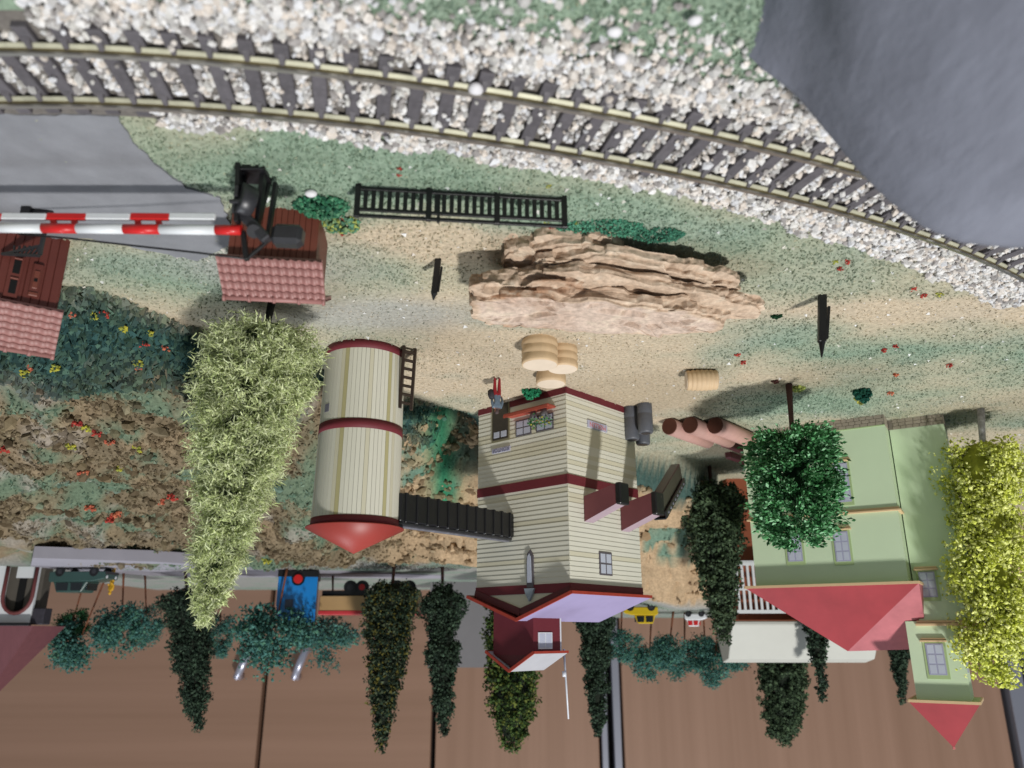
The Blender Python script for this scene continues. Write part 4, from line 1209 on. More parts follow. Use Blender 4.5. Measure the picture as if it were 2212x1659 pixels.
# cupola's window, on its sunny side wall
def cs_(x, y):
    q = mloc(ON(x, y, MC + np.array([cm * cx0, sm_ * cx0, 0]), (-cm, -sm_))); return q[1], q[2]
q0, q1 = cs_(1162, 1385), cs_(1192, 1385)
z0, z1 = cs_(1177, 1366)[1], cs_(1177, 1402)[1]
wy = q0[0]
pane_window(mill, q0[0], q1[0], z0, z1, 's', 2, 1, 'cupola_window', m_white, cx0)
MB().box((cx0 + .3, cy0 + cd - .3, (cz0 + czt) / 2), (.9, .9, czt - cz0)).build('corner_board', m_white, cup)
pq = mloc(AT(1219, 1450, 392)); pt = mloc(AT(1228, 1553, 392))
MB().cyl((pq[0], pq[1], pq[2] - 10), pt, .55, .35, 8).build('mast', mat('white_plastic', s2l((.82, .83, .86)), .3, .03, 5), mill)
MB().cyl(pq, (pq[0], pq[1], pq[2] + 2.5), 1.1, .9, 10).build('mast_socket', MATS['white_plastic'], mill)

# plants on the shelf
fy = shz
for i, (k, c, lab) in enumerate(((.16, (.42, .42, .44), 'grey flower pot with green plant at the corner end of the mill shelf'), (.40, (.46, .46, .44), 'grey flower pot with yellow blooms in the middle of the mill shelf'))):
    lx = s0[0] + (s1[0] - s0[0]) * k
    w = np.array([MC[0] + lx * cm + 3.4 * sm_, MC[1] + lx * sm_ - 3.4 * cm, fy])
    pot = thing('flower_pot', lab, 'flower pot', w, 0)
    MB().lathe([(1.3, 0), (1.9, 3.2), (1.9, 4.0)], n=12).build('pot', mat('pot_grey', s2l(c), .5, .1, 2), pot)
    n = 60; PP = rng.normal(size=(n, 3)) * np.array([1.7, 1.4, 1.5]) + np.array([0, 0, 6.0])
    pal = np.array([s2l(c_) for c_ in [(.28, .50, .30), (.36, .56, .34), (.70, .66, .25), (.20, .40, .26)]])
    V, F, cc = scatter(LEAF_V, LEAF_F, PP, np.full(n, 1.6), rand_rot(n), pal[rng.integers(0, 4, n)])
    link('leaves', tri_mesh('leaves', V, F, mat_attr('leafage', rough=.7, var=.2, scale=1, spec=.3, transl=.25), cc), pot)

# ------------------------------------------------------------------ conveyor between silo and mill
cA = AT(850, 1096, 303); cB_f = mf_(1098, 1137)
cBw = np.array([MC[0] + cB_f[0] * cm, MC[1] + cB_f[0] * sm_, cB_f[1]])
cvr = thing('conveyor', 'black ribbed covered conveyor running from silo to mill', 'conveyor', (cA[0], cA[1], 0), 0)
a = Vector((0, 0, cA[2])); b = Vector(cBw - np.array([cA[0], cA[1], 0]))
b = b - (b - a).normalized() * .6
d = (b - a).normalized(); side = d.cross(Vector((0, 0, 1))).normalized()
MB().beam(a, b, 7.5, 11.2).build('casing', m_blk, cvr, .5)
for i in range(12):
    p = a + (b - a) * ((i + .5) / 12)
    MB().beam(p - d * .8, p + d * .8, 8.6, 11.8).build('rib', m_blk, cvr, .3)
MB().beam(a + Vector((0, 0, 6.2)), b + Vector((0, 0, 6.2)), 5.4, 1.5).build('cover', m_grey_pl, cvr, .4)
MB().beam(a + Vector((0, 0, 7.1)), b + Vector((0, 0, 7.1)), 2.4, .9).build('cover_strip', mat('pale_grey_plastic', s2l((.42, .42, .45)), .4, .35, 3), cvr, .3)  # lighter grey strip along the top of the cover

# black bucket elevator running down from the second chute
e0 = CH[1]; e0w = np.array([MC[0] + e0[0] * cm - e0[1] * sm_, MC[1] + e0[0] * sm_ + e0[1] * cm, e0[2]])
e1w = AT(1462, 1022, 408)
el = thing('bucket_elevator', 'sloping black bucket elevator with shiny rungs beside the mill', 'elevator', (e1w[0], e1w[1], 0), 0)
a = Vector(e0w - np.array([e1w[0], e1w[1], 0])) + Vector((0, 2.5, 1.0)); b = Vector((0, 0, e1w[2]))
d = (b - a).normalized(); side = d.cross(Vector((0, 0, 1))).normalized(); up_ = side.cross(d)
MB().beam(a, b, 5.0, 10.5).build('casing', m_wdark, el, .4)
for s_ in (-1, 1):
    MB().beam(a + side * 3.2 * s_ + up_ * 4.6, b + side * 3.2 * s_ + up_ * 4.6, 1.0, 3.6).build('side_wall', m_blk, el, .2)
for i in range(8):
    p = a + d * ((b - a).length * (i + .7) / 8.6)
    MB().beam(p - side * 4.2 + up_ * 4.6, p + side * 4.2 + up_ * 4.6, 1.5, 1.5).build('bucket', MATS['pale_grey_plastic'], el, .4)
MB().beam(a + up_ * 6.6, b + up_ * 6.6, 6.0, .8).build('top_plate', m_grey_pl, el, .2)

# ------------------------------------------------------------------ green house with tower
HA_ = G(1907, 895); HR = R(32); ch_, sh_ = math.cos(HR), math.sin(HR)
house = thing('green_house', 'pale green two storey house with tower and red hipped roofs', 'house', HA_, HR)


def hloc(q):
    d = np.array(q) - HA_
    return (d[0] * ch_ + d[1] * sh_, -d[0] * sh_ + d[1] * ch_, q[2])


def hf(x, y, py=0.0):                                    # on the plane local y = py
    p0 = HA_ + np.array([-sh_ * py, ch_ * py, 0]); q = hloc(ON(x, y, p0, (sh_, -ch_))); return q[0], q[2]


m_green = mat('green_card', s2l((0.80, 0.87, 0.74)), rough=0.7, var=0.035, scale=30, spec=0.2)
m_green2 = mat('green_card_trim', s2l((0.66, 0.74, 0.54)), rough=0.7, var=0.04, scale=20, spec=0.2)
m_stone = mat('stone_print', s2l((0.60, 0.56, 0.50)), rough=0.8, var=0.10, scale=2.0)
m_mortar = mat('mortar_print', s2l((0.50, 0.47, 0.42)), rough=0.9, var=0.1, scale=2)
m_mould = mat('cream_moulding', s2l((0.84, 0.72, 0.56)), rough=0.6, var=0.05, scale=6)
m_hroof = mat('red_roof_card', s2l((0.57, 0.20, 0.22)), rough=0.5, var=0.20, scale=26, spec=0.3, stretch=(1, 1, .4))
HW = hf(1618, 1100)[0]; HE = hf(1800, 1262)[1]; HD = 62.0
zst = 5.6
MB().box((HW / 2, HD / 2, (HE + zst) / 2), (HW, HD, HE - zst)).build('wall', m_green, house)
MB().box((HW / 2, HD / 2, zst / 2 - 1), (HW + .2, HD + .2, zst + 2)).build('foundation', m_mortar, house)
TX0, TX1, TY0, TD = -27.0, -0.6, 15.0, 27.0
TZ1 = hf(2000, 1343, TY0)[1]
TZ2 = hf(2040, 1514, TY0)[1]
tow = MB().box(((TX0 + TX1) / 2, TY0 + TD / 2, (TZ1 + zst) / 2), (TX1 - TX0, TD, TZ1 - zst)).build('tower', m_green, house)
MB().box(((TX0 + TX1) / 2, TY0 + TD / 2, zst / 2 - 1), (TX1 - TX0 + .2, TD + .2, zst + 2)).build('foundation', m_mortar, house)
UX0, UX1 = hf(2086, 1440, TY0)[0], hf(1970, 1440, TY0)[0]
MB().box(((UX0 + UX1) / 2, TY0 + TD / 2, (TZ1 + TZ2) / 2), (UX1 - UX0, TD, TZ2 - TZ1 + .5)).build('tower_top', m_green, house)
fnd = [o_ for o_ in house.children if o_.name.startswith('foundation')]
st_me = [MB().box((0, 0, 0), (w, .5, 1.62)).mesh('stone', m_stone, .12) for w in (3.0, 2.4, 3.6)]
for (fo, x0, x1, yy) in ((fnd[0], 0, HW, 0), (fnd[1], TX0, TX1, TY0)):
    for r_ in range(3):
        x = x0 + (.2 if r_ % 2 else 1.2)
        while x < x1 - 1:
            k = random.randrange(3); w = (3.0, 2.4, 3.6)[k]
            if x + w > x1: break
            link('stone', st_me[k], fo, (x + w / 2, yy - .12, .9 + r_ * 1.86)); x += w + .28
for r_ in range(3):
    for i in range(4):
        link('stone', st_me[0], fnd[0], (-.12, 2 + i * 3.4, .9 + r_ * 1.86), (0, 0, R(90)))
        link('stone', st_me[0], fnd[1], (TX0 - .12, TY0 + 2 + i * 3.4, .9 + r_ * 1.86), (0, 0, R(90)))
zb_ = hf(1850, 1103)[1]
for off, h_ in ((.9, 1.1), (1.7, .9)):
    MB().box((HW / 2 - .1, -off / 2 + .2, zb_ + (0 if off < 1 else 1.1)), (HW + off * 2, off, h_)).build('moulding', m_mould, house, .1)
    MB().box((-off / 2 + .2, TY0 / 2, zb_ + (0 if off < 1 else 1.1)), (off, TY0 - .4, h_)).build('moulding', m_mould, house, .1)
MB().box((HW / 2, -.15, zst + .2), (HW + .4, .4, .5)).build('moulding', m_green2, house)
m_wfr = mat('window_lilac_frame', s2l((.64, .64, .74)), .6, .05, 4)


def house_window(x0, x1, z0, z1, yy, sill=True, hood=True):
    MB().box(((x0 + x1) / 2, yy - .1, (z0 + z1) / 2 + .4), (x1 - x0 + 2.2, .5, z1 - z0 + 3.0)).build('window_surround', m_green2, house)
    w = pane_window(house, x0, x1, z0, z1, 'f', 2, 3, 'window', m_wfr, yy - .2)
    if sill:
        MB().box(((x0 + x1) / 2, yy - .8, z0 - 1.2), (x1 - x0 + 4, 1.5, .9)).build('sill', m_mould, w, .1)
        MB().box(((x0 + x1) / 2, yy - .6, z0 - 2.2), (x1 - x0 + 3, 1.1, .8)).build('sill', m_mould, w, .1)


for xc in (1715, 1818):
    for (yb_, yt_) in ((1000, 1085), (1148, 1213)):
        x0 = hf(xc + 17, (yb_ + yt_) / 2)[0]; x1 = hf(xc - 15, (yb_ + yt_) / 2)[0]
        house_window(x0, x1, hf(xc, yb_)[1], hf(xc, yt_)[1], 0)
house_window(hf(2022, 1260, TY0)[0], hf(1986, 1255, TY0)[0], hf(2003, 1235, TY0)[1], hf(2003, 1290, TY0)[1], TY0)
house_window(hf(2042, 1425, TY0)[0], hf(2003, 1425, TY0)[0], hf(2020, 1390, TY0)[1], hf(2020, 1458, TY0)[1], TY0)
MB().box((UX0 - .1, TY0 + 12, (hf(2020, 1390, TY0)[1] + hf(2020, 1458, TY0)[1]) / 2), (.5, 6, 13)).build('window', m_wfr, house)
for (z, e) in ((TZ1, 1.4), (TZ1 + 1.4, 2.2)):
    MB().box(((TX0 + TX1) / 2, TY0 + TD / 2 - .2, z), (TX1 - TX0 + e * 1.6, TD + e * 2, 1.2)).build('moulding', m_mould, house, .1)


def hip(x0, x1, y0, y1, z0, apex, ov, thick=1.3):
    """Roof from an eave rectangle to a ridge (two apex points)."""
    a = [(x0 - ov, y0 - ov), (x1 + ov, y0 - ov), (x1 + ov, y1 + ov), (x0 - ov, y1 + ov)]
    (ax_, ay, az), (bx_, by, bz) = apex
    vs = [(x, y, z0) for x, y in a] + [(ax_, ay, az), (bx_, by, bz)]
    rf = MB().add(vs, [(0, 1, 4), (1, 2, 5, 4), (2, 3, 5), (3, 0, 4, 5), (3, 2, 1, 0)]).build('roof', m_hroof, house)
    for i in range(4):
        p, q = a[i], a[(i + 1) % 4]
        MB().beam((p[0], p[1], z0 - thick / 2 + .4), (q[0], q[1], z0 - thick / 2 + .4), .8, thick).build('fascia', m_mould, rf)
    MB().add([(x, y, z0 - .35) for x, y in a] + [(x, y, z0 - .8) for x, y in a], [(0, 1, 2, 3), (7, 6, 5, 4)]).build('soffit', m_green2, rf)
    return rf


hip(0, HW, 0, HD, HE + .8, ((HW * .5, 30, 121), (HW * .5, 34, 121)), 5.0)
wz = HE + .8
MB().add([(-5, -5, wz), (-5, 14.4, wz), (-1.2, 33, 119.5), (HW * .5, 30, 121), (-1.2, 50, wz), (HW * .5, 50, wz)],
         [(0, 1, 2), (0, 2, 3), (2, 1, 4), (2, 4, 5), (2, 5, 3)]).build('roof_wing', mat('pink_roof_card', s2l((.66, .38, .40)), .5, .2, 14), house)
TAP = AT(2042, 1614, 420)[2]
tcx = (UX0 + UX1) / 2
hip(UX0, UX1, TY0, TY0 + TD, TZ2 + .6, ((tcx, TY0 + TD / 2 - .1, TAP), (tcx, TY0 + TD / 2 + .1, TAP)), 3.6)
MB().box((tcx, TY0 + TD / 2, TAP), (1.2, 1.2, 1.4)).build('finial', mat('pink_plastic', s2l((.80, .45, .45)), .4, .05, 3), house, .2)

# ------------------------------------------------------------------ white-roofed station building behind the house
m_wwood = mat('orange_brown_wood', s2l((0.55, 0.30, 0.20)), .6, .12, 10, stretch=(1, 1, .2))
m_whiteroof = mat('white_roof', s2l((0.72, 0.72, 0.69)), .6, .04, 20)
STY = 575.0
sx0 = AT(1872, 1300, STY)[0]; sx1 = AT(1585, 1300, STY)[0]
sta = thing('station_building', 'brown timber station building with white balcony and white roof behind the house', 'building', (sx1, STY, 0), 0)
L_ = sx1 - sx0
z_r0 = AT(1600, 1345, STY)[2]; z_b0 = AT(1600, 1215, STY)[2]; z_b1 = AT(1600, 1325, STY)[2]; z_r1 = AT(1600, 1432, STY + 20)[2]
gb = -1.0
MB().box((-L_ / 2, 20, (gb + z_r0) / 2), (L_ - 6, 36, z_r0 - gb)).build('wall', m_wwood, sta)
bal = MB().box((-L_ / 2, -3, z_b0), (L_, 8, 1.4)).build('balcony', m_white, sta)
for zz in (z_b0 + 1.5, (z_b0 + z_b1) / 2 + 1, z_b1 - 1):
    MB().box((-L_ / 2, -6.6, zz), (L_, 1.2, 2.4)).build('rail', m_white, bal)
bme = MB().box((0, 0, (z_b0 + z_b1) / 2), (1.8, 1.0, z_b1 - z_b0)).mesh('baluster', m_white, .1)
nb_ = int(L_ / 3.9)
for i in range(nb_):
    link('baluster', bme, bal, (-(i + .5) * L_ / nb_, -6.6, 0))
MB().prism([(-9, z_r0 - 1), (40, z_r0 - 1), (40, z_r0 + 2), (24, z_r1), (8, z_r1 - 3), (-9, z_r0 + 1.5)], -L_ - 4, 5, 0).build('roof', m_whiteroof, sta, .5)
MB().box((-L_ / 2, -8, z_r0 - .9), (L_ + 6, 1, 1.6)).build('fascia', m_wwood, sta)


# ------------------------------------------------------------------ trees
m_leaf = mat_attr('tree_foliage', rough=0.75, var=0.22, scale=1.4, spec=0.25, transl=0.12)
m_trunkbr = mat('bark_brown', s2l((0.30, 0.20, 0.18)), .7, .25, 2, .5)
m_trunkbk = mat('bark_black', s2l((0.13, 0.13, 0.13)), .5, .3, 2, .4)
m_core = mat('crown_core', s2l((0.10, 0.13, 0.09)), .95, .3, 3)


def tree(label, base, tip, profile, style, pal, n, size, trunk_m, trunk_r, h0, group=None, name='tree', core=True, core_m=None, n_limbs=10):
    """profile: list of (height share, radius mm) of the crown between h0 (share of the height) and the tip."""
    base = np.array(base, float); axis = np.array(tip, float) - base
    o = thing(name, label, 'tree', base, 0, group)
    H = np.linalg.norm(axis)
    hs = np.array([p[0] for p in profile]); rs = np.array([p[1] for p in profile])
    t = MB().tube([Vector(axis * k) for k in (-.015, .12, .4, .8)], trunk_r, 8, trunk_r * .35)
    for i in range(n_limbs):                                # limbs
        k = h0 + (1 - h0) * (i + .5) / n_limbs * .85
        a = random.random() * 6.28; rr = float(np.interp(k, hs, rs)) * .8
        p = axis * k
        t.tube([Vector(p), Vector(p + np.array([math.cos(a) * rr * .5, math.sin(a) * rr * .5, rr * .2])), Vector(p + np.array([math.cos(a) * rr, math.sin(a) * rr, rr * .35]))], trunk_r * .35, 5, trunk_r * .12)
    t.build('trunk', trunk_m, o)
    # branches or clumps spread through the crown, sampled in proportion to its girth
    kk = np.linspace(h0, 1, 200); w = np.interp(kk, hs, rs) + .02 * rs.max(); w /= w.sum()
    per = {'spiky': 52, 'leafy': 58, 'foam': 130 if n > 9000 else 110, 'clump': 16}[style]
    nc = max(8, n // per)
    kc_ = rng.choice(kk, nc, p=w) + rng.uniform(-.004, .004, nc); ac = rng.uniform(0, 2 * math.pi, nc)
    lump = 1 + .12 * vnoise(ac * 3.1 + 5, kc_ * 26, len(label)) + rng.normal(size=nc) * .06
    rad = np.interp(kc_, hs, rs) * lump
    k = np.repeat(kc_, per); a = np.repeat(ac, per); rr_ = np.repeat(rad, per); n = nc * per
    if style in ('spiky', 'leafy'):                          # radial sprays
        t_ = rng.uniform(.30, 1.0, n) ** .75
        rr = rr_ * t_; spread = (.055 if style == 'spiky' else .05) * rs.max() * (.35 + t_)
        rise = (.10 if style == 'spiky' else -.04) * rr
    else:
        f = np.repeat(rng.uniform(.35, 1.0, nc) ** .55, per); rr = rr_ * f * .93
        spread = np.full(n, (.19 if style == 'foam' else .085) * rs.max()); rise = 0 * rr
        if style == 'foam': spread = spread * np.repeat(rng.uniform(.6, 1.25, nc), per)
    P = np.column_stack([rr * np.cos(a), rr * np.sin(a), rise]) + axis[None] * k[:, None] + np.clip(rng.normal(size=(n, 3)), -1.8, 1.8) * spread[:, None]
    out = np.column_stack([np.cos(a), np.sin(a), np.zeros(n)])
    tone = np.repeat(rng.uniform(.82, 1.12, (nc, 1)), per, 0) * rng.uniform(.8, 1.18, (n, 1))
    col = pal[rng.integers(0, len(pal), n)] * tone
    if style == 'spiky':
        D = out * rng.uniform(.3, 1.0, (n, 1)) + rng.normal(size=(n, 3)) * .8 + np.array([0, 0, .2])
        V, F, cc = scatter(SPK_V, SPK_F, P, size * rng.uniform(.5, 1.2, n), dir_rot(D), col)
    elif style == 'leafy':
        D = out * 1.2 + rng.normal(size=(n, 3)) * .5
        V, F, cc = scatter(LEAF_V, LEAF_F, P, size * rng.uniform(.55, 1.15, n), dir_rot(D), col)
    elif style == 'foam':
        V, F, cc = scatter(OCT_V, OCT_F, P, (size * rng.uniform(.35, 1.1, n))[:, None] * rng.uniform(.3, 1.3, (n, 3)), rand_rot(n), col, .25)
    else:
        V, F, cc = scatter(TET_V, TET_F, P, (size * .62 * rng.uniform(.45, 1.1, n))[:, None] * rng.uniform(.45, 1.2, (n, 3)), rand_rot(n), col, .25)
    cr = link('crown', tri_mesh('crown', V, F, m_leaf, cc), o)
    if core:                                                # added dark hull, its colour stands for shade behind the gaps
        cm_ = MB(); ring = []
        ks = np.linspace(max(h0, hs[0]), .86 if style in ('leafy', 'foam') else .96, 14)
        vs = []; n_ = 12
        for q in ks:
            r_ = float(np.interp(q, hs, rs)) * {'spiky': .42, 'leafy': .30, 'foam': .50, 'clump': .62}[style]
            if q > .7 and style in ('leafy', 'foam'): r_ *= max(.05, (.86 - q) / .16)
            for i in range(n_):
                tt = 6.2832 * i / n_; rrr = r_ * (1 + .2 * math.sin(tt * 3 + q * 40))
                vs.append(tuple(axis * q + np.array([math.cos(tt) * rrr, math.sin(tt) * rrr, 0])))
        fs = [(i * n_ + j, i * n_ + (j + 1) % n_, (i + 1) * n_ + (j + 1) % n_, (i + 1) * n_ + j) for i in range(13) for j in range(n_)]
        cm_.add(vs, fs, True); cm_.build('shade_core', core_m or m_core, cr)
    return o


def pal_of(*cs):
    return np.array([s2l(c) for c in cs])


# pale bottle-brush tree
b0 = G(588, 648); tp = AT(441, 1342, b0[1] + 1)
H_ = tp[2]
tree('tall pale green bristly cone tree between shed and silo', b0, tp,
     [(.085, 9), (.10, 15.5), (.15, 18.5), (.30, 17.5), (.55, 13.5), (.78, 8), (.93, 4), (1.0, 1.0)], 'spiky',
     pal_of((.85, .88, .68), (.80, .84, .62), (.91, .93, .77), (.72, .77, .54), (.84, .87, .71)), 46000, 2.6, m_trunkbk, 1.5, .095, name='bottle_brush_tree', core_m=mat('dark_shade_core', s2l((.24, .30, .19)), .95, .3, 2))
# round dark green tree before the house
b0 = G(1704, 830); tp = AT(1728, 1182, b0[1] + 2)
tree('bushy dark green leaf tree with brown trunk in front of the house', b0, tp,
     [(.29, 5), (.32, 16.5), (.36, 19.5), (.55, 19.5), (.80, 18.5), (.92, 15.5), (.97, 10), (1.0, 4)], 'leafy',
     pal_of((.24, .46, .27), (.31, .55, .34), (.40, .66, .43), (.15, .33, .18), (.60, .80, .62)), 20000, 2.5, m_trunkbr, 1.7, .30, name='leafy_tree', core_m=mat('green_shade_core', s2l((.12, .24, .13)), .95, .3, 2))
# yellow-green birch
b0 = G(2118, 884); tp = AT(2158, 1476, b0[1])
m_birch = mat('birch_bark', s2l((.78, .78, .80)), .6, .1, 2, dirt=s2l((.45, .44, .44)))
tree('yellow green foam birch with white trunk beside the tower', b0, tp,
     [(.12, 7), (.18, 18), (.28, 20), (.40, 13), (.52, 17), (.66, 15), (.78, 17.5), (.90, 12), (.96, 7), (1.0, 3)], 'foam',
     pal_of((.89, .91, .46), (.84, .87, .38), (.94, .95, .62), (.74, .77, .28), (.88, .90, .54)), 20000, 1.15, m_birch, 2.0, .14, name='birch_tree', core_m=mat('olive_core', s2l((.56, .58, .18)), .9, .3, 3))

# dark model trees along the hilltop
dkp = pal_of((.18, .25, .20), (.23, .31, .24), (.30, .38, .30), (.13, .18, .14))
flk = pal_of((.17, .24, .17), (.22, .30, .22), (.13, .19, .14), (.36, .40, .30), (.42, .40, .18), (.15, .21, .16))
olv = pal_of((.29, .36, .26), (.24, .31, .22), (.36, .44, .32), (.18, .24, .17))
pop = pal_of((.26, .36, .18), (.34, .44, .22), (.20, .28, .14), (.44, .48, .22), (.16, .22, .12))


def tiers(n, r):
    out = []
    for i in range(n):
        a0 = .16 + .84 * i / n; a1 = .16 + .84 * (i + 1) / n
        R0 = r * (1 - i / n) ** .75
        out += [(a0 + .002, R0 * .42), (a0 + .025, R0), (a0 + .08, R0 * .95), (a1 - .005, R0 * .55)]
    out[-1] = (1.0, .5)
    return out


def cone(r): return [(.12, r * .5), (.17, r), (.5, r * .70), (.8, r * .36), (1.0, .8)]
def poplar(r): return [(.10, r * .6), (.2, r), (.5, r * .98), (.78, r * .82), (.93, r * .5), (1.0, r * .2)]


BT = [('tiered dark spruce growing behind the green car', 428, 1580, 398, 60, 655, tiers, 3, dkp, 2.2),
      ('speckled green cone tree in front of the tan wagon', 822, 1620, 850, 60, 600, cone, 0, flk, 2.3),
      ('tiered dark spruce beside the speckled cone tree', 958, 1596, 955, 50, 618, tiers, 3, dkp, 2.2),
      ('yellowish rounded poplar rising behind the mill cupola', 1106, 1616, 1112, 60, 640, poplar, 0, pop, 2.6),
      ('narrow tiered dark spruce between mill roof and yellow car', 1293, 1590, 1282, 42, 640, tiers, 4, dkp, 2.2),
      ('stout dark olive cone tree on the slope beside the house', 1565, 1388, 1552, 76, 530, cone, 0, olv, 2.6),
      ('slim olive poplar rising behind the white station roof', 1690, 1606, 1684, 50, 690, poplar, 0, olv, 2.6),
      ('small dark fir in front of the white station roof', 1778, 1512, 1752, 44, 556, cone, 0, dkp, 2.2),
      ('small dark fir tucked between house roof and tower', 1948, 1516, 1940, 36, 655, cone, 0, dkp, 2.2)]
for (lab, tpx, tpy, bx_, hw, Yd, fn, k, pal, sz) in BT:
    tp = AT(tpx, tpy, Yd); bx0 = AT(bx_, 1250, Yd)[0]; b0 = np.array([bx0, Yd, gz(bx0, Yd)])
    r_ = hw * (Yd * CP + 10) / FPX * 1.05
    prf = fn(k, r_) if fn is tiers else fn(r_)
    tree(lab, b0, tp, prf, 'clump', pal, 11000, sz * .62, m_trunkbr, 1.4, .12, 'dark model trees on the hill', name='model_tree', n_limbs=6)

# low teal felt trees with orange-brown stems
teal = pal_of((.28, .47, .44), (.34, .53, .49), (.24, .42, .40), (.32, .50, .41))
tgr = pal_of((.16, .36, .22), (.14, .30, .18), (.24, .44, .28))
m_stem = mat('orange_stem', s2l((.48, .28, .18)), .7, .2, 2)
FT = [(180, 1280, 140, 1402, 34, tgr, 'two toned green felt tree beside the white arched house'), (225, 1285, 150, 1437, 62, teal, 'wide teal felt tree behind the two toned one'),
      (262, 1270, 262, 1402, 60, teal, 'flat teal felt tree behind the yellow figure'), (312, 1250, 318, 1390, 38, teal, 'leaning teal felt tree beside the tiered spruce'),
      (470, 1300, 476, 1418, 34, teal, 'small teal felt tree between spruce and blue engine'), (620, 1230, 580, 1432, 82, teal, 'broad teal felt tree standing before the blue engine'),
      (645, 1300, 655, 1402, 34, tgr, 'light green felt tree just above the blue engine'), (715, 1300, 718, 1437, 55, teal, 'teal felt tree behind the tan wagon'),
      (1345, 1330, 1340, 1432, 40, teal, 'teal felt tree next to the narrow spruce'), (1408, 1325, 1400, 1462, 42, teal, 'teal felt tree behind the yellow car'),
      (1455, 1330, 1440, 1445, 44, teal, 'teal felt tree with orange stem past the yellow car'), (1480, 1335, 1478, 1472, 40, teal, 'drooping teal felt tree behind the white tractor'),
      (1520, 1330, 1525, 1436, 34, teal, 'round teal felt tree beside the stout olive cone'), (1555, 1335, 1540, 1476, 40, teal, 'tall teal felt tree behind the stout olive cone'),
      (1605, 1340, 1600, 1452, 34, teal, 'teal felt tree at the gable of the white roof')]
for (bx_, by_, tx_, ty2, hw, pal, lab) in FT:
    Yd = 690.0 + random.uniform(-15, 25) if bx_ != 620 else 628.0
    q = AT(bx_, by_, Yd); b0 = np.array([q[0], Yd, gz(q[0], Yd)]); tp = AT(tx_, ty2, Yd)
    r_ = hw * (Yd * CP) / FPX
    hh = tp[2] - b0[2]
    tree(lab, b0, tp, [(.50, r_ * .4), (.60, r_ * .9), (.74, r_), (.88, r_ * .65), (1.0, r_ * .2)], 'foam', pal, 3600, max(.9, r_ * .06), m_stem, 1.1, .51, 'felt trees on the hill', name='felt_tree', core=False, n_limbs=5)

# ------------------------------------------------------------------ tubs, barrels and logs
m_wood = mat('pale_wood', s2l((0.79, 0.68, 0.54)), .6, .08, 3, .2, stretch=(1, 1, .3))
m_woodtop = mat('pale_wood_top', s2l((0.85, 0.78, 0.70)), .6, .05, 4)


def tub(px, py, r, h, Y, label, rings):
    p = AT(px, py, Y); p[2] = 0
    o = thing('wooden_tub', label, 'tub', (p[0], Y, gz(p[0], Y)), random.random())
    pr = [(r * .96, -.4)]
    nr = rings
    for i in range(nr):
        z0 = h * i / nr; z1 = h * (i + 1) / nr
        pr += [(r * .94, z0 + .1), (r, z0 + (z1 - z0) * .35), (r, z0 + (z1 - z0) * .75), (r * .94, z1 - .1)]
    pr[-1] = (r * .97, h)
    MB().lathe(pr, n=32).build('body', m_wood, o)
    MB().lathe([(r * .90, h - .3), (r * .93, h + .12)], n=32).build('lid', m_woodtop, o)
    return o


tub(1166, 760, 7.3, 10.6, 288, 'wide pale wooden tub with three rings behind the rock', 3)
tub(1215, 760, 6.2, 9.6, 296, 'narrower pale wooden tub tucked behind the three ringed one', 3)
tub(1190, 815, 6.7, 5.6, 328, 'low pale wooden tub at the corner of the mill', 1)
p = G(1514, 800)
lb = thing('wooden_barrel', 'pale ribbed wooden barrel lying on its side on open turf', 'barrel', (p[0], p[1], 4.6), R(4))
bb = MB(); nr = 7; LB = 13.6
pr = []
for i in range(nr):
    z0 = -LB / 2 + LB * i / nr; z1 = z0 + LB / nr; k = 1 - .10 * ((i + .5 - nr / 2) / (nr / 2)) ** 2
    pr += [(4.55 * k, z0 + .08), (4.85 * k, z0 + (z1 - z0) * .3), (4.85 * k, z0 + (z1 - z0) * .7), (4.55 * k, z1 - .08)]
me = MB().lathe(pr, n=28).mesh('body', m_wood)
link('body', me, lb, (0, 0, 0), (0, R(90), 0))
for s_ in (-1, 1):
    MB().cyl((s_ * LB / 2 * .985, 0, 0), (s_ * (LB / 2 + .12), 0, 0), 4.0, 4.0, 24).build('lid', m_woodtop, lb)

m_drum = mat('grey_drum', s2l((0.34, 0.35, 0.38)), .5, .15, 4, spec=.5)
for (px, py, Y, lab) in ((1362, 880, 384, 'tall grey drum standing against the mill corner'), (1392, 877, 378, 'grey drum nearest to the log pile'), (1386, 900, 394, 'grey drum half hidden behind two others')):
    q = AT(px, py, Y)
    dr = thing('drum', lab, 'drum', (q[0], Y, gz(q[0], Y)), random.random(), 'grey drums by the mill')
    hh = 17.5 if px != 1392 else 15.5
    MB().lathe([(3.6, -.4), (3.8, .4), (3.8, hh * .33), (3.65, hh * .35), (3.8, hh * .37), (3.8, hh - .8), (3.3, hh)], n=20).build('body', m_drum, dr)
    MB().lathe([(2.2, hh - .1), (2.4, hh + .15)], n=10).build('lid', m_grey_pl, dr)

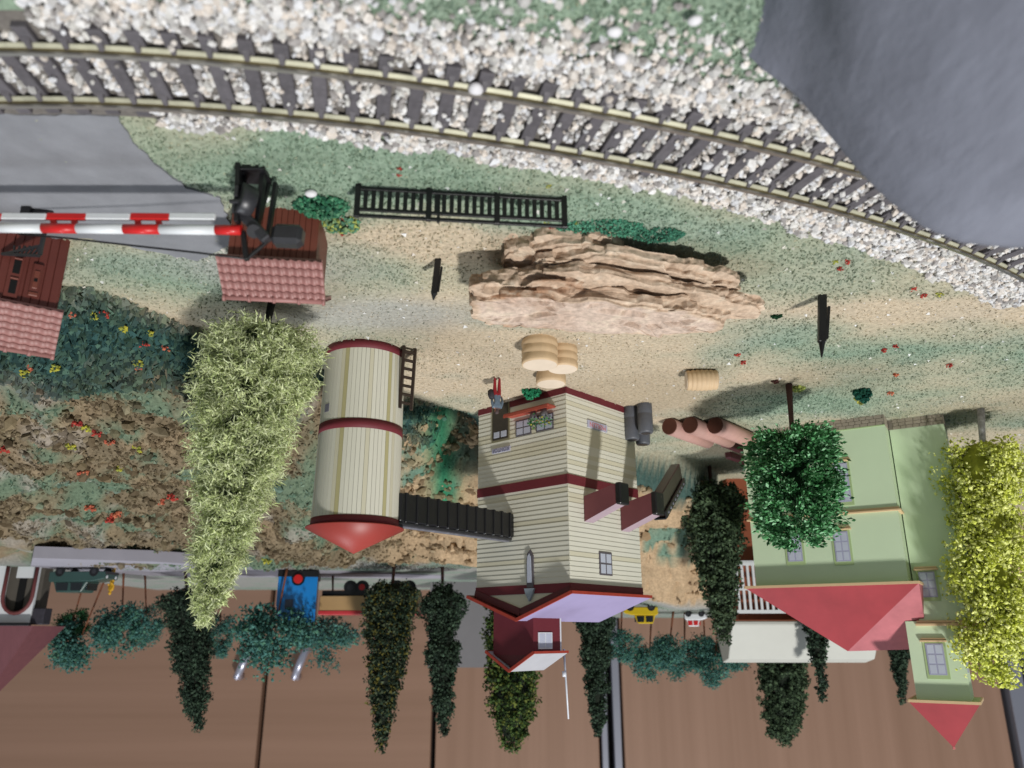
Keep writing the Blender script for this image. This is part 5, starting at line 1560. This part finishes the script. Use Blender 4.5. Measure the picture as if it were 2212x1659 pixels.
m_log = mat('pinkish_log', s2l((0.72, 0.56, 0.52)), .65, .10, 8, .2, stretch=(1, .2, 1))
m_logend = mat('log_end', s2l((0.34, 0.19, 0.14)), .7, .12, 3)
d0 = G(1545, 919, 4.6); d1 = G(1610, 946, 4.6); ld = Vector(d1 - d0); ld.z = 0; ld.normalize()
for i, (px, py, z, ln, lab) in enumerate(((1446, 921, 4.6, 44, 'pinkish log at the mill end of the pile'), (1491, 918, 4.6, 46, 'pinkish log in the middle of the pile'), (1545, 919, 4.6, 46, 'pinkish log next to the house wall'))):
    q = G(px, py, z)
    lo = thing('log', lab, 'log', (q[0], q[1], 0), math.atan2(ld.y, ld.x), 'logs piled beside the house')
    MB().cyl((0, 0, z), (ln, 0, z), 4.7, 4.4, 20).build('bark', m_log, lo)
    MB().cyl((-.25, 0, z), (.0, 0, z), 4.3, 4.6, 20).build('cut_end', m_logend, lo)
for i, (px, py, lab) in enumerate(((1592, 962, 'dark maroon beam lying behind the log pile'), (1600, 988, 'dark maroon beam farther behind the log pile'))):
    q = G(px, py, 2)
    lo = thing('beam', lab, 'beam', (q[0] + 8, q[1] - 4, gz(q[0], q[1])), math.atan2(ld.y, ld.x))
    MB().box((12, 0, 1.8), (30, 4.5, 4.2)).build('timber', m_maroon2, lo, .5)

# ------------------------------------------------------------------ people (HO figures)
def figure_mesh(name, mats_, pose):
    """One continuous skin over a joint skeleton, 17 units tall, scaled to millimetres of the model."""
    J = dict(pel=(0, 0, 8.4), spi=(0, .1, 10.6), che=(0, 0, 12.6), nec=(0, -.1, 14.2), hea=(0, -.25, 15.2), top=(0, -.2, 16.6),
             lh=(.9, 0, 8.0), lk=(1.0, -.25, 4.6), la=(1.0, .15, .9), lt=(1.05, -1.1, .35), rh=(-.9, 0, 8.0), rk=(-1.0, -.2, 4.6), ra=(-1.05, .15, .9), rt=(-1.15, -1.1, .35),
             ls=(1.75, 0, 13.3), le=(2.35, .1, 11.0), lw=(2.3, -.8, 9.0), lf=(2.25, -1.0, 8.2), rs=(-1.75, 0, 13.3), re=(-2.3, .1, 11.0), rw=(-2.0, -1.2, 9.6), rf=(-1.8, -1.8, 9.3))
    J.update(pose)
    rad = dict(pel=1.35, spi=1.2, che=1.45, nec=.62, hea=1.12, top=.85, lh=1.05, lk=.78, la=.52, lt=.42, rh=1.05, rk=.78, ra=.52, rt=.42, ls=.85, le=.62, lw=.42, lf=.40, rs=.85, re=.62, rw=.42, rf=.40)
    E_ = [('pel', 'spi'), ('spi', 'che'), ('che', 'nec'), ('nec', 'hea'), ('hea', 'top'), ('pel', 'lh'), ('lh', 'lk'), ('lk', 'la'), ('la', 'lt'), ('pel', 'rh'), ('rh', 'rk'), ('rk', 'ra'), ('ra', 'rt'),
          ('che', 'ls'), ('ls', 'le'), ('le', 'lw'), ('lw', 'lf'), ('che', 'rs'), ('rs', 're'), ('re', 'rw'), ('rw', 'rf')]
    ks = list(J)
    me = bpy.data.meshes.new(name); me.from_pydata([J[k] for k in ks], [(ks.index(a), ks.index(b)) for a, b in E_], [])
    o = bpy.data.objects.new(name + '_source', me); C.objects.link(o)
    sk = o.modifiers.new('skin', 'SKIN')
    for i, k in enumerate(ks):
        d = me.skin_vertices[0].data[i]; d.radius = (rad[k], rad[k] * (.8 if k in ('pel', 'spi', 'che') else 1)); d.use_root = (k == 'pel')
    ss = o.modifiers.new('sub', 'SUBSURF'); ss.levels = 2; ss.render_levels = 2
    dg = bpy.context.evaluated_depsgraph_get(); out = bpy.data.meshes.new_from_object(o.evaluated_get(dg))
    bpy.data.objects.remove(o)
    out.materials.clear()
    for m_ in mats_: out.materials.append(m_)
    hw = [Vector(J['lf']), Vector(J['rf'])]
    for f in out.polygons:
        c = f.center
        if c.z < 1.0: k = 4
        elif c.z < 8.6 and not any((c - h).length < 1.0 for h in hw): k = 0
        elif c.z > 13.9 and abs(c.x) < 1.4: k = 3 if (c.z > 15.7 or c.y > .25) else 2
        elif any((c - h).length < .8 for h in hw): k = 2
        else: k = 1
        f.material_index = k; f.use_smooth = True
    out.transform(Matrix.Scale(U, 4))
    return out


m_skin = mat('figure_skin', s2l((.80, .58, .48)), .5, .05, 3)
p = G(1074, 813)
man = link('person', figure_mesh('person', [mat('red_trousers', s2l((.56, .12, .16)), .5, .1, 2), mat('blue_grey_jacket', s2l((.36, .42, .48)), .5, .2, 1.5), m_skin, mat('figure_hair', s2l((.30, .24, .24)), .6, .1, 1), mat('figure_shoe', s2l((.60, .40, .42)), .5, .1, 1)], {}), None, (p[0], p[1], gz(p[0], p[1])), (0, 0, R(160)))
man.scale = (1.08, 1.08, 1.08)
props(man, 'standing person in red trousers and grey jacket before the mill door', 'person')
nose = MB().cyl((0, -1.2, 15.3), (0, -1.55, 15.05), .22, .12, 6).build('nose', m_skin, man)
bag = MB().lathe([(.6, 0), (1.5, .6), (1.7, 2.6), (1.2, 4.4), (.5, 4.9)], n=14)
bo = bag.build('sack', mat('dark_sack', s2l((.20, .19, .21)), .7, .2, 1.5), None, 0, (p[0] + 2.9, p[1] + .4, 6.2), (R(6), R(-8), 0))
props(bo, 'dark grey sack carried at the side of the person in red', 'sack')
Yp = 622.0; q = AT(241, 1262, Yp)
m_yel = mat('yellow_plastic', s2l((.82, .62, .14)), .45, .08, 2)
yo = link('person', figure_mesh('person', [m_yel, m_yel, m_yel, m_yel, m_yel], dict(lw=(1.6, -1.4, 10), lf=(1.0, -1.9, 10.2))), None, (q[0], Yp, gz(q[0], Yp)), (0, 0, R(30)))
yo.scale = (1.2, 1.2, 1.28)
props(yo, 'person moulded all in yellow standing behind the green car', 'person')

# ------------------------------------------------------------------ hilltop: road ledge, vehicles, train, arched house
m_ledge = mat('ledge_grey', s2l((.60, .59, .63)), .8, .08, 20)
pts = [G(x, y, 62.8) for x, y in [(70, 1205), (330, 1213), (470, 1222), (700, 1234), (960, 1244), (960, 1250), (560, 1247), (330, 1244), (180, 1235), (66, 1224)]]
vs = [tuple(p) for p in pts]; n = len(vs)
props(MB().add(vs + [(x, y, 55) for x, y, z in vs], [tuple(range(n))] + [(i, (i + 1) % n, n + (i + 1) % n, n + i) for i in range(n)]).build('road', m_ledge), kind='structure')


def car(label, name, px, py, Y, L, W, Hh, rz, paint, glass_m, pickup=False):
    q = AT(px, py, Y)
    o = thing(name, label, name.split('_')[-1] if name.split('_')[-1] in ('car', 'tractor', 'truck') else 'car', (q[0], Y, gz(q[0], Y) + .4), rz)
    c = Hh * .18
    MB().prism([(-L / 2, c), (L / 2, c), (L / 2, Hh * .48), (L * .28, Hh * .58), (-L / 2 + 1, Hh * .60), (-L / 2, Hh * .5)], -W / 2, W / 2, 1).build('body', paint, o, .6)
    cabx = [(-L * .42, Hh * .58), (L * .20, Hh * .58), (L * .10, Hh), (-L * .34, Hh)]
    cb = MB().prism(cabx, -W * .44, W * .44, 1).build('cabin', paint, o, .6)
    for s_ in (-1, 1):
        for a0, a1 in ((-.36, -.14), (-.10, .13)):
            MB().prism([(L * a0, Hh * .63), (L * a1, Hh * .63), (L * (a1 - .03 if a1 > 0 else a1), Hh * .93), (L * (a0 + .02), Hh * .93)], s_ * W * .44 - .15, s_ * W * .44 + .15, 1).build('window', glass_m, cb)
    MB().prism([(-W * .36, Hh * .64), (W * .36, Hh * .64), (W * .32, Hh * .92), (-W * .32, Hh * .92)], L * .145, L * .19, 0).build('windscreen', glass_m, cb)
    for sx in (-.31, .30):
        for s_ in (-1, 1):
            w = MB().cyl((L * sx, s_ * W * .5 - .9 * s_, Hh * .19), (L * sx, s_ * W * .5 + .1 * s_, Hh * .19), Hh * .20, Hh * .20, 16).build('wheel', m_blk, o)
            MB().cyl((L * sx, s_ * W * .5 + .1 * s_, Hh * .19), (L * sx, s_ * W * .5 + .25 * s_, Hh * .19), Hh * .10, Hh * .10, 12).build('rim', m_grey_pl, w)
    for s_ in (-1, 1):
        MB().cyl((L / 2 - .2, s_ * W * .32, Hh * .40), (L / 2 + .2, s_ * W * .32, Hh * .40), Hh * .06, Hh * .06, 10).build('headlight', m_white, o)
    MB().box((L / 2, 0, Hh * .24), (1.0, W * .95, Hh * .1)).build('bumper', m_grey_pl, o, .2)
    return o


m_glass = mat('dark_glass', s2l((.10, .12, .13)), .15, .05, 5, spec=.6)
car('boxy dark green car parked on the hilltop road', 'green_car', 184, 1228, 618, 46, 18, 19, R(186), mat('green_enamel', s2l((.20, .31, .29)), .3, .06, 8, coat=.4), m_glass)
car('bright yellow car behind the lilac mill roof', 'yellow_car', 1384, 1316, 640, 27, 12, 15.5, R(10), mat('yellow_enamel', s2l((.78, .66, .10)), .3, .05, 8, coat=.4), m_glass)
car('small white tractor with red trim beside the stout olive cone', 'white_tractor', 1502, 1320, 655, 17, 9, 12, R(200), m_white, m_red)

# blue engine, seen end on
m_blue = mat('blue_enamel', s2l((.10, .50, .80)), .28, .05, 10, coat=.5)
m_dblue = mat('dark_blue_enamel', s2l((.10, .22, .42)), .35, .05, 10)
Yl = 636.0; q = AT(645, 1240, Yl)
zl = gz(q[0], Yl)
loc = thing('blue_engine', 'bright blue toy railway engine with red buffer, seen end on', 'engine', (q[0], Yl, zl), R(-12))
wl = 84 * (Yl * CP) / FPX
Hl = AT(645, 1345, Yl)[2] - zl
pr_ = [(-wl / 2, 6), (-5.4, 6), (-4.6, 10.5), (-2.5, 12.6), (0, 13.2), (2.5, 12.6), (4.6, 10.5), (5.4, 6), (wl / 2, 6), (wl / 2, Hl * .68), (wl * .42, Hl * .84), (wl * .22, Hl * .96), (-wl * .22, Hl), (-wl * .5, Hl * .98)]
MB().prism(pr_, 0, 2.0, 1).build('end_wall', m_blue, loc, .3)
MB().box((0, 31, Hl * .52), (wl * .96, 58, Hl * .78)).build('body', m_dblue, loc, .8)
MB().box((0, 30, 4), (wl * 1.04, 62, 5)).build('frame', m_blk, loc, .4)
bfq = MB().cyl((0, -3.2, 8.2), (0, -1, 8.2), 3.6, 3.6, 20).build('buffer', m_red, loc, .4)
MB().cyl((0, -1.5, 8.2), (0, 2, 8.2), 4.6, 4.6, 20).build('socket', m_blk, bfq)
MB().box((wl * .18, -.3, Hl * .66), (6, .8, 7)).build('window', mat('grey_window', s2l((.30, .33, .40)), .3, .05, 4), loc)
MB().cyl((0, 40, Hl * .9), (0, 40, Hl * 1.12), 3, 3.4, 14).build('chimney', m_blk, loc)
for yy in (14, 32, 50):
    for s_ in (-1, 1):
        MB().cyl((s_ * 8.2, yy, 3.6), (s_ * 10.0, yy, 3.6), 5.4, 5.4, 18).build('wheel', m_blk, loc)
# tan wagon
Yw = 662.0; q0 = AT(692, 1275, Yw); q1 = AT(905, 1275, Yw); zw = gz(q0[0], Yw)
wg = thing('tan_wagon', 'tan railway wagon with red top stripe on black underframe', 'wagon', (q0[0], Yw, zw), R(2))
Lw = q0[0] - q1[0]; zt = AT(750, 1326, Yw)[2] - zw; zb = AT(750, 1287, Yw)[2] - zw
MB().box((-Lw / 2, 14, (zb + zt) / 2), (Lw, 28, zt - zb)).build('body', mat('tan_enamel', s2l((.74, .60, .42)), .4, .05, 10), wg, .4)
MB().box((-Lw / 2, 14, zt - 1), (Lw + 1, 29, 3.2)).build('stripe', mat('coral_red', s2l((.80, .24, .26)), .4, .05, 10), wg, .3)
MB().box((-Lw / 2, 14, zb - 2.2), (Lw - 2, 24, 4.2)).build('underframe', m_blk, wg, .3)
for xx in (-.30, -.42, -.78, -.9):
    w = MB().cyl((Lw * xx, 1.5, zb - 7), (Lw * xx, 4, zb - 7), 5.6, 5.6, 18).build('wheel', m_blk, wg)
    MB().cyl((Lw * xx, 1.0, zb - 7), (Lw * xx, 1.5, zb - 7), 2.6, 2.6, 12).build('hub', m_red if xx == -.42 else m_grey_pl, w)

# white arched house at the frame edge
Ya = 612.0; q = AT(84, 1236, Ya)
ah = thing('arched_house', 'white house front with maroon trimmed archway under a maroon roof', 'house', (q[0], Ya, gz(q[0], Ya)), R(-4))
za = AT(60, 1352, Ya)[2] - gz(q[0], Ya); zr = AT(20, 1500, Ya + 14)[2] - gz(q[0], Ya)
sc_ = (Ya * CP) / FPX
xa0, xa1 = 4 * sc_, 66 * sc_; rh_ = 34.0
nA = 10; arch = []
xm = (xa0 + xa1) / 2; rw = (xa1 - xa0) / 2
arc_o = [(xm + rw * math.cos(math.pi * i / nA), 22 + rw * 1.2 * math.sin(math.pi * i / nA)) for i in range(nA + 1)]
wall_poly_l = [(70 * sc_, -1), (120 * sc_, -1), (120 * sc_, za), (70 * sc_, za)]
MB().prism([(0, 22)] + [(x, z) for x, z in arc_o[::-1]] + [(120 * sc_, 22), (120 * sc_, za), (0, za)], 0, 3, 1).build('wall', m_white, ah)
MB().box((xa0 / 2, 1.5, 11), (xa0 - .01, 3, 24)).build('pillar', m_white, ah)
MB().box((xa1 + 12, 1.5, 11), (23.9, 3, 24)).build('pillar', m_white, ah)
tr = MB(); tr.tube([(xa1, -.4, 0), (xa1, -.4, 22)] + [(x, -.4, z) for x, z in arc_o[1:-1]] + [(xa0, -.4, 22), (xa0, -.4, 0)], 1.4, 8)
tr.build('arch_trim', mat('maroon_trim', s2l((.42, .22, .22)), .6, .1, 5), ah)
MB().box((xm, 12, 20), (rw * 2 + 6, 12, 46)).build('passage', mat('brown_grey_wall', s2l((.34, .32, .29)), .8, .1, 6), ah)
MB().box((xm + 1, 5.6, 20), (5.4, .8, 26)).build('door', m_void, ah)
MB().box((xm, 5.3, 4), (13, .9, 9)).build('gate', m_white, ah)
MB().add([(-6, -5, za), (120 * sc_, -5, za), (120 * sc_, 45, za), (-6, 45, za), (28, 14, zr), (120 * sc_, 14, zr), (120 * sc_, 28, zr), (28, 28, zr)],
         [(0, 1, 5, 4), (1, 2, 6, 5), (2, 3, 7, 6), (3, 0, 4, 7), (4, 5, 6, 7), (3, 2, 1, 0)]).build('roof', mat('maroon_roof', s2l((.42, .25, .27)), .6, .12, 6, stretch=(3, 1, .3)), ah)
MB().box((55 * sc_, -5, za - 1.2), (128 * sc_, 2, 2.2)).build('gutter', m_blk, ah, .3)
MB().box((-5, 6, za - 7), (9, 12, 12)).build('porch_roof', mat('slate_dark', s2l((.20, .19, .22)), .6, .3, 2), ah, .6)

# ------------------------------------------------------------------ the wooden cabinets of the room behind the layout
CY = 1150.0
m_cab_h = mat_wood('laminate_level', s2l((.585, .455, .375)), s2l((.62, .485, .405)), 0)
m_cab_v = mat_wood('laminate_upright', s2l((.59, .46, .38)), s2l((.64, .505, .425)), 2)
m_alu = mat('aluminium', s2l((.62, .62, .66)), .35, .04, 60, metal=.6)
m_gap = mat('cabinet_gap', s2l((.10, .08, .08)), .8, .1, 20)


def cx(px): return float(AT(px, 1450, CY)[0])


x_hi, x_lo = cx(-260), cx(2480)
cab = thing('cabinet', 'large brown laminate cupboard front behind the layout', 'cabinet', (0, CY, -420), 0)
MB().box(((x_hi + x_lo) / 2, 40, 640), (x_hi - x_lo, 60, 1280)).build('carcass', m_gap, cab)
for (p0, p1, m_) in ((-250, 573, m_cab_h), (583, 936, m_cab_h), (946, 1288, m_cab_v), (1340, 2146, m_cab_v)):
    a_, b_ = cx(p0), cx(p1)
    MB().box(((a_ + b_) / 2, 0, 640), (a_ - b_, 18, 1270)).build('door', m_, cab, 1.2)
a_, b_ = cx(1293), cx(1306); MB().box(((a_ + b_) / 2, -2, 640), (a_ - b_, 24, 1270)).build('metal_strip', m_alu, cab, 1)
a_, b_ = cx(1318), cx(1334); MB().box(((a_ + b_) / 2, -4, 640), (a_ - b_, 24, 1270)).build('metal_strip', m_alu, cab, 1)
a_, b_ = cx(2156), cx(2190); MB().box(((a_ + b_) / 2, -6, 640), (a_ - b_, 26, 1270)).build('metal_strip', m_alu, cab, 1)
a_, b_ = cx(2196), cx(2470); MB().box(((a_ + b_) / 2, -12, 640), (a_ - b_, 26, 1270)).build('metal_panel', mat('grey_metal', s2l((.46, .47, .52)), .4, .05, 80, metal=.4), cab, 1)
m_silver = mat('silver_handle', s2l((.74, .74, .80)), .3, .04, 30, metal=.7)
for (xa_, ya_, xb_, yb_) in ((541, 1404, 510, 1462), (661, 1404, 635, 1463)):
    a_ = AT(xa_, ya_, CY - 26); b_ = AT(xb_, yb_, CY - 30)
    hd = MB().tube([Vector((a_[0], -11, a_[2] + 420)), Vector((a_[0], -26, a_[2] + 420)), Vector(((a_[0] + b_[0]) / 2, -29, (a_[2] + b_[2]) / 2 + 420)), Vector((b_[0], -26, b_[2] + 420)), Vector((b_[0], -11, b_[2] + 420))], 5.5, 10)
    hd.build('handle', m_silver, cab)
# grey upstand along the back of the layout
q0 = AT(925, 1412, 800); q1 = AT(1062, 1412, 800)
bb = MB().box(((q0[0] + q1[0]) / 2, 806, (55 + AT(990, 1442, 800)[2]) / 2), (q0[0] - q1[0], 12, AT(990, 1442, 800)[2] - 55)).build('grey_box', mat('grey_board', s2l((.50, .49, .50)), .6, .05, 30))
props(bb, 'plain grey box standing behind the mill and the spruces', 'box')

# red-tipped second barrier arm on the near side of the track, mostly outside the picture
p0 = AT(34, -6, 116.0); p1 = AT(-260, -14, 116.0)
nb_ = thing('near_barrier', 'red end of a second crossing barrier on the near side of the track', 'barrier', (p0[0], 116.0, 0), 0)
a = Vector((0, 0, p0[2])); b = Vector((p1[0] - p0[0], 0, p1[2]))
for i in range(4):
    MB().cyl(a + (b - a) * (i / 4), a + (b - a) * ((i + 1) / 4), 1.2, 1.2, 12).build('arm_stripe', m_red if i % 2 == 0 else m_white, nb_)
MB().beam(b, (b.x, 0, -1), 1.6, 1.6, up=(0, 1, 0)).build('post', m_blk, nb_)
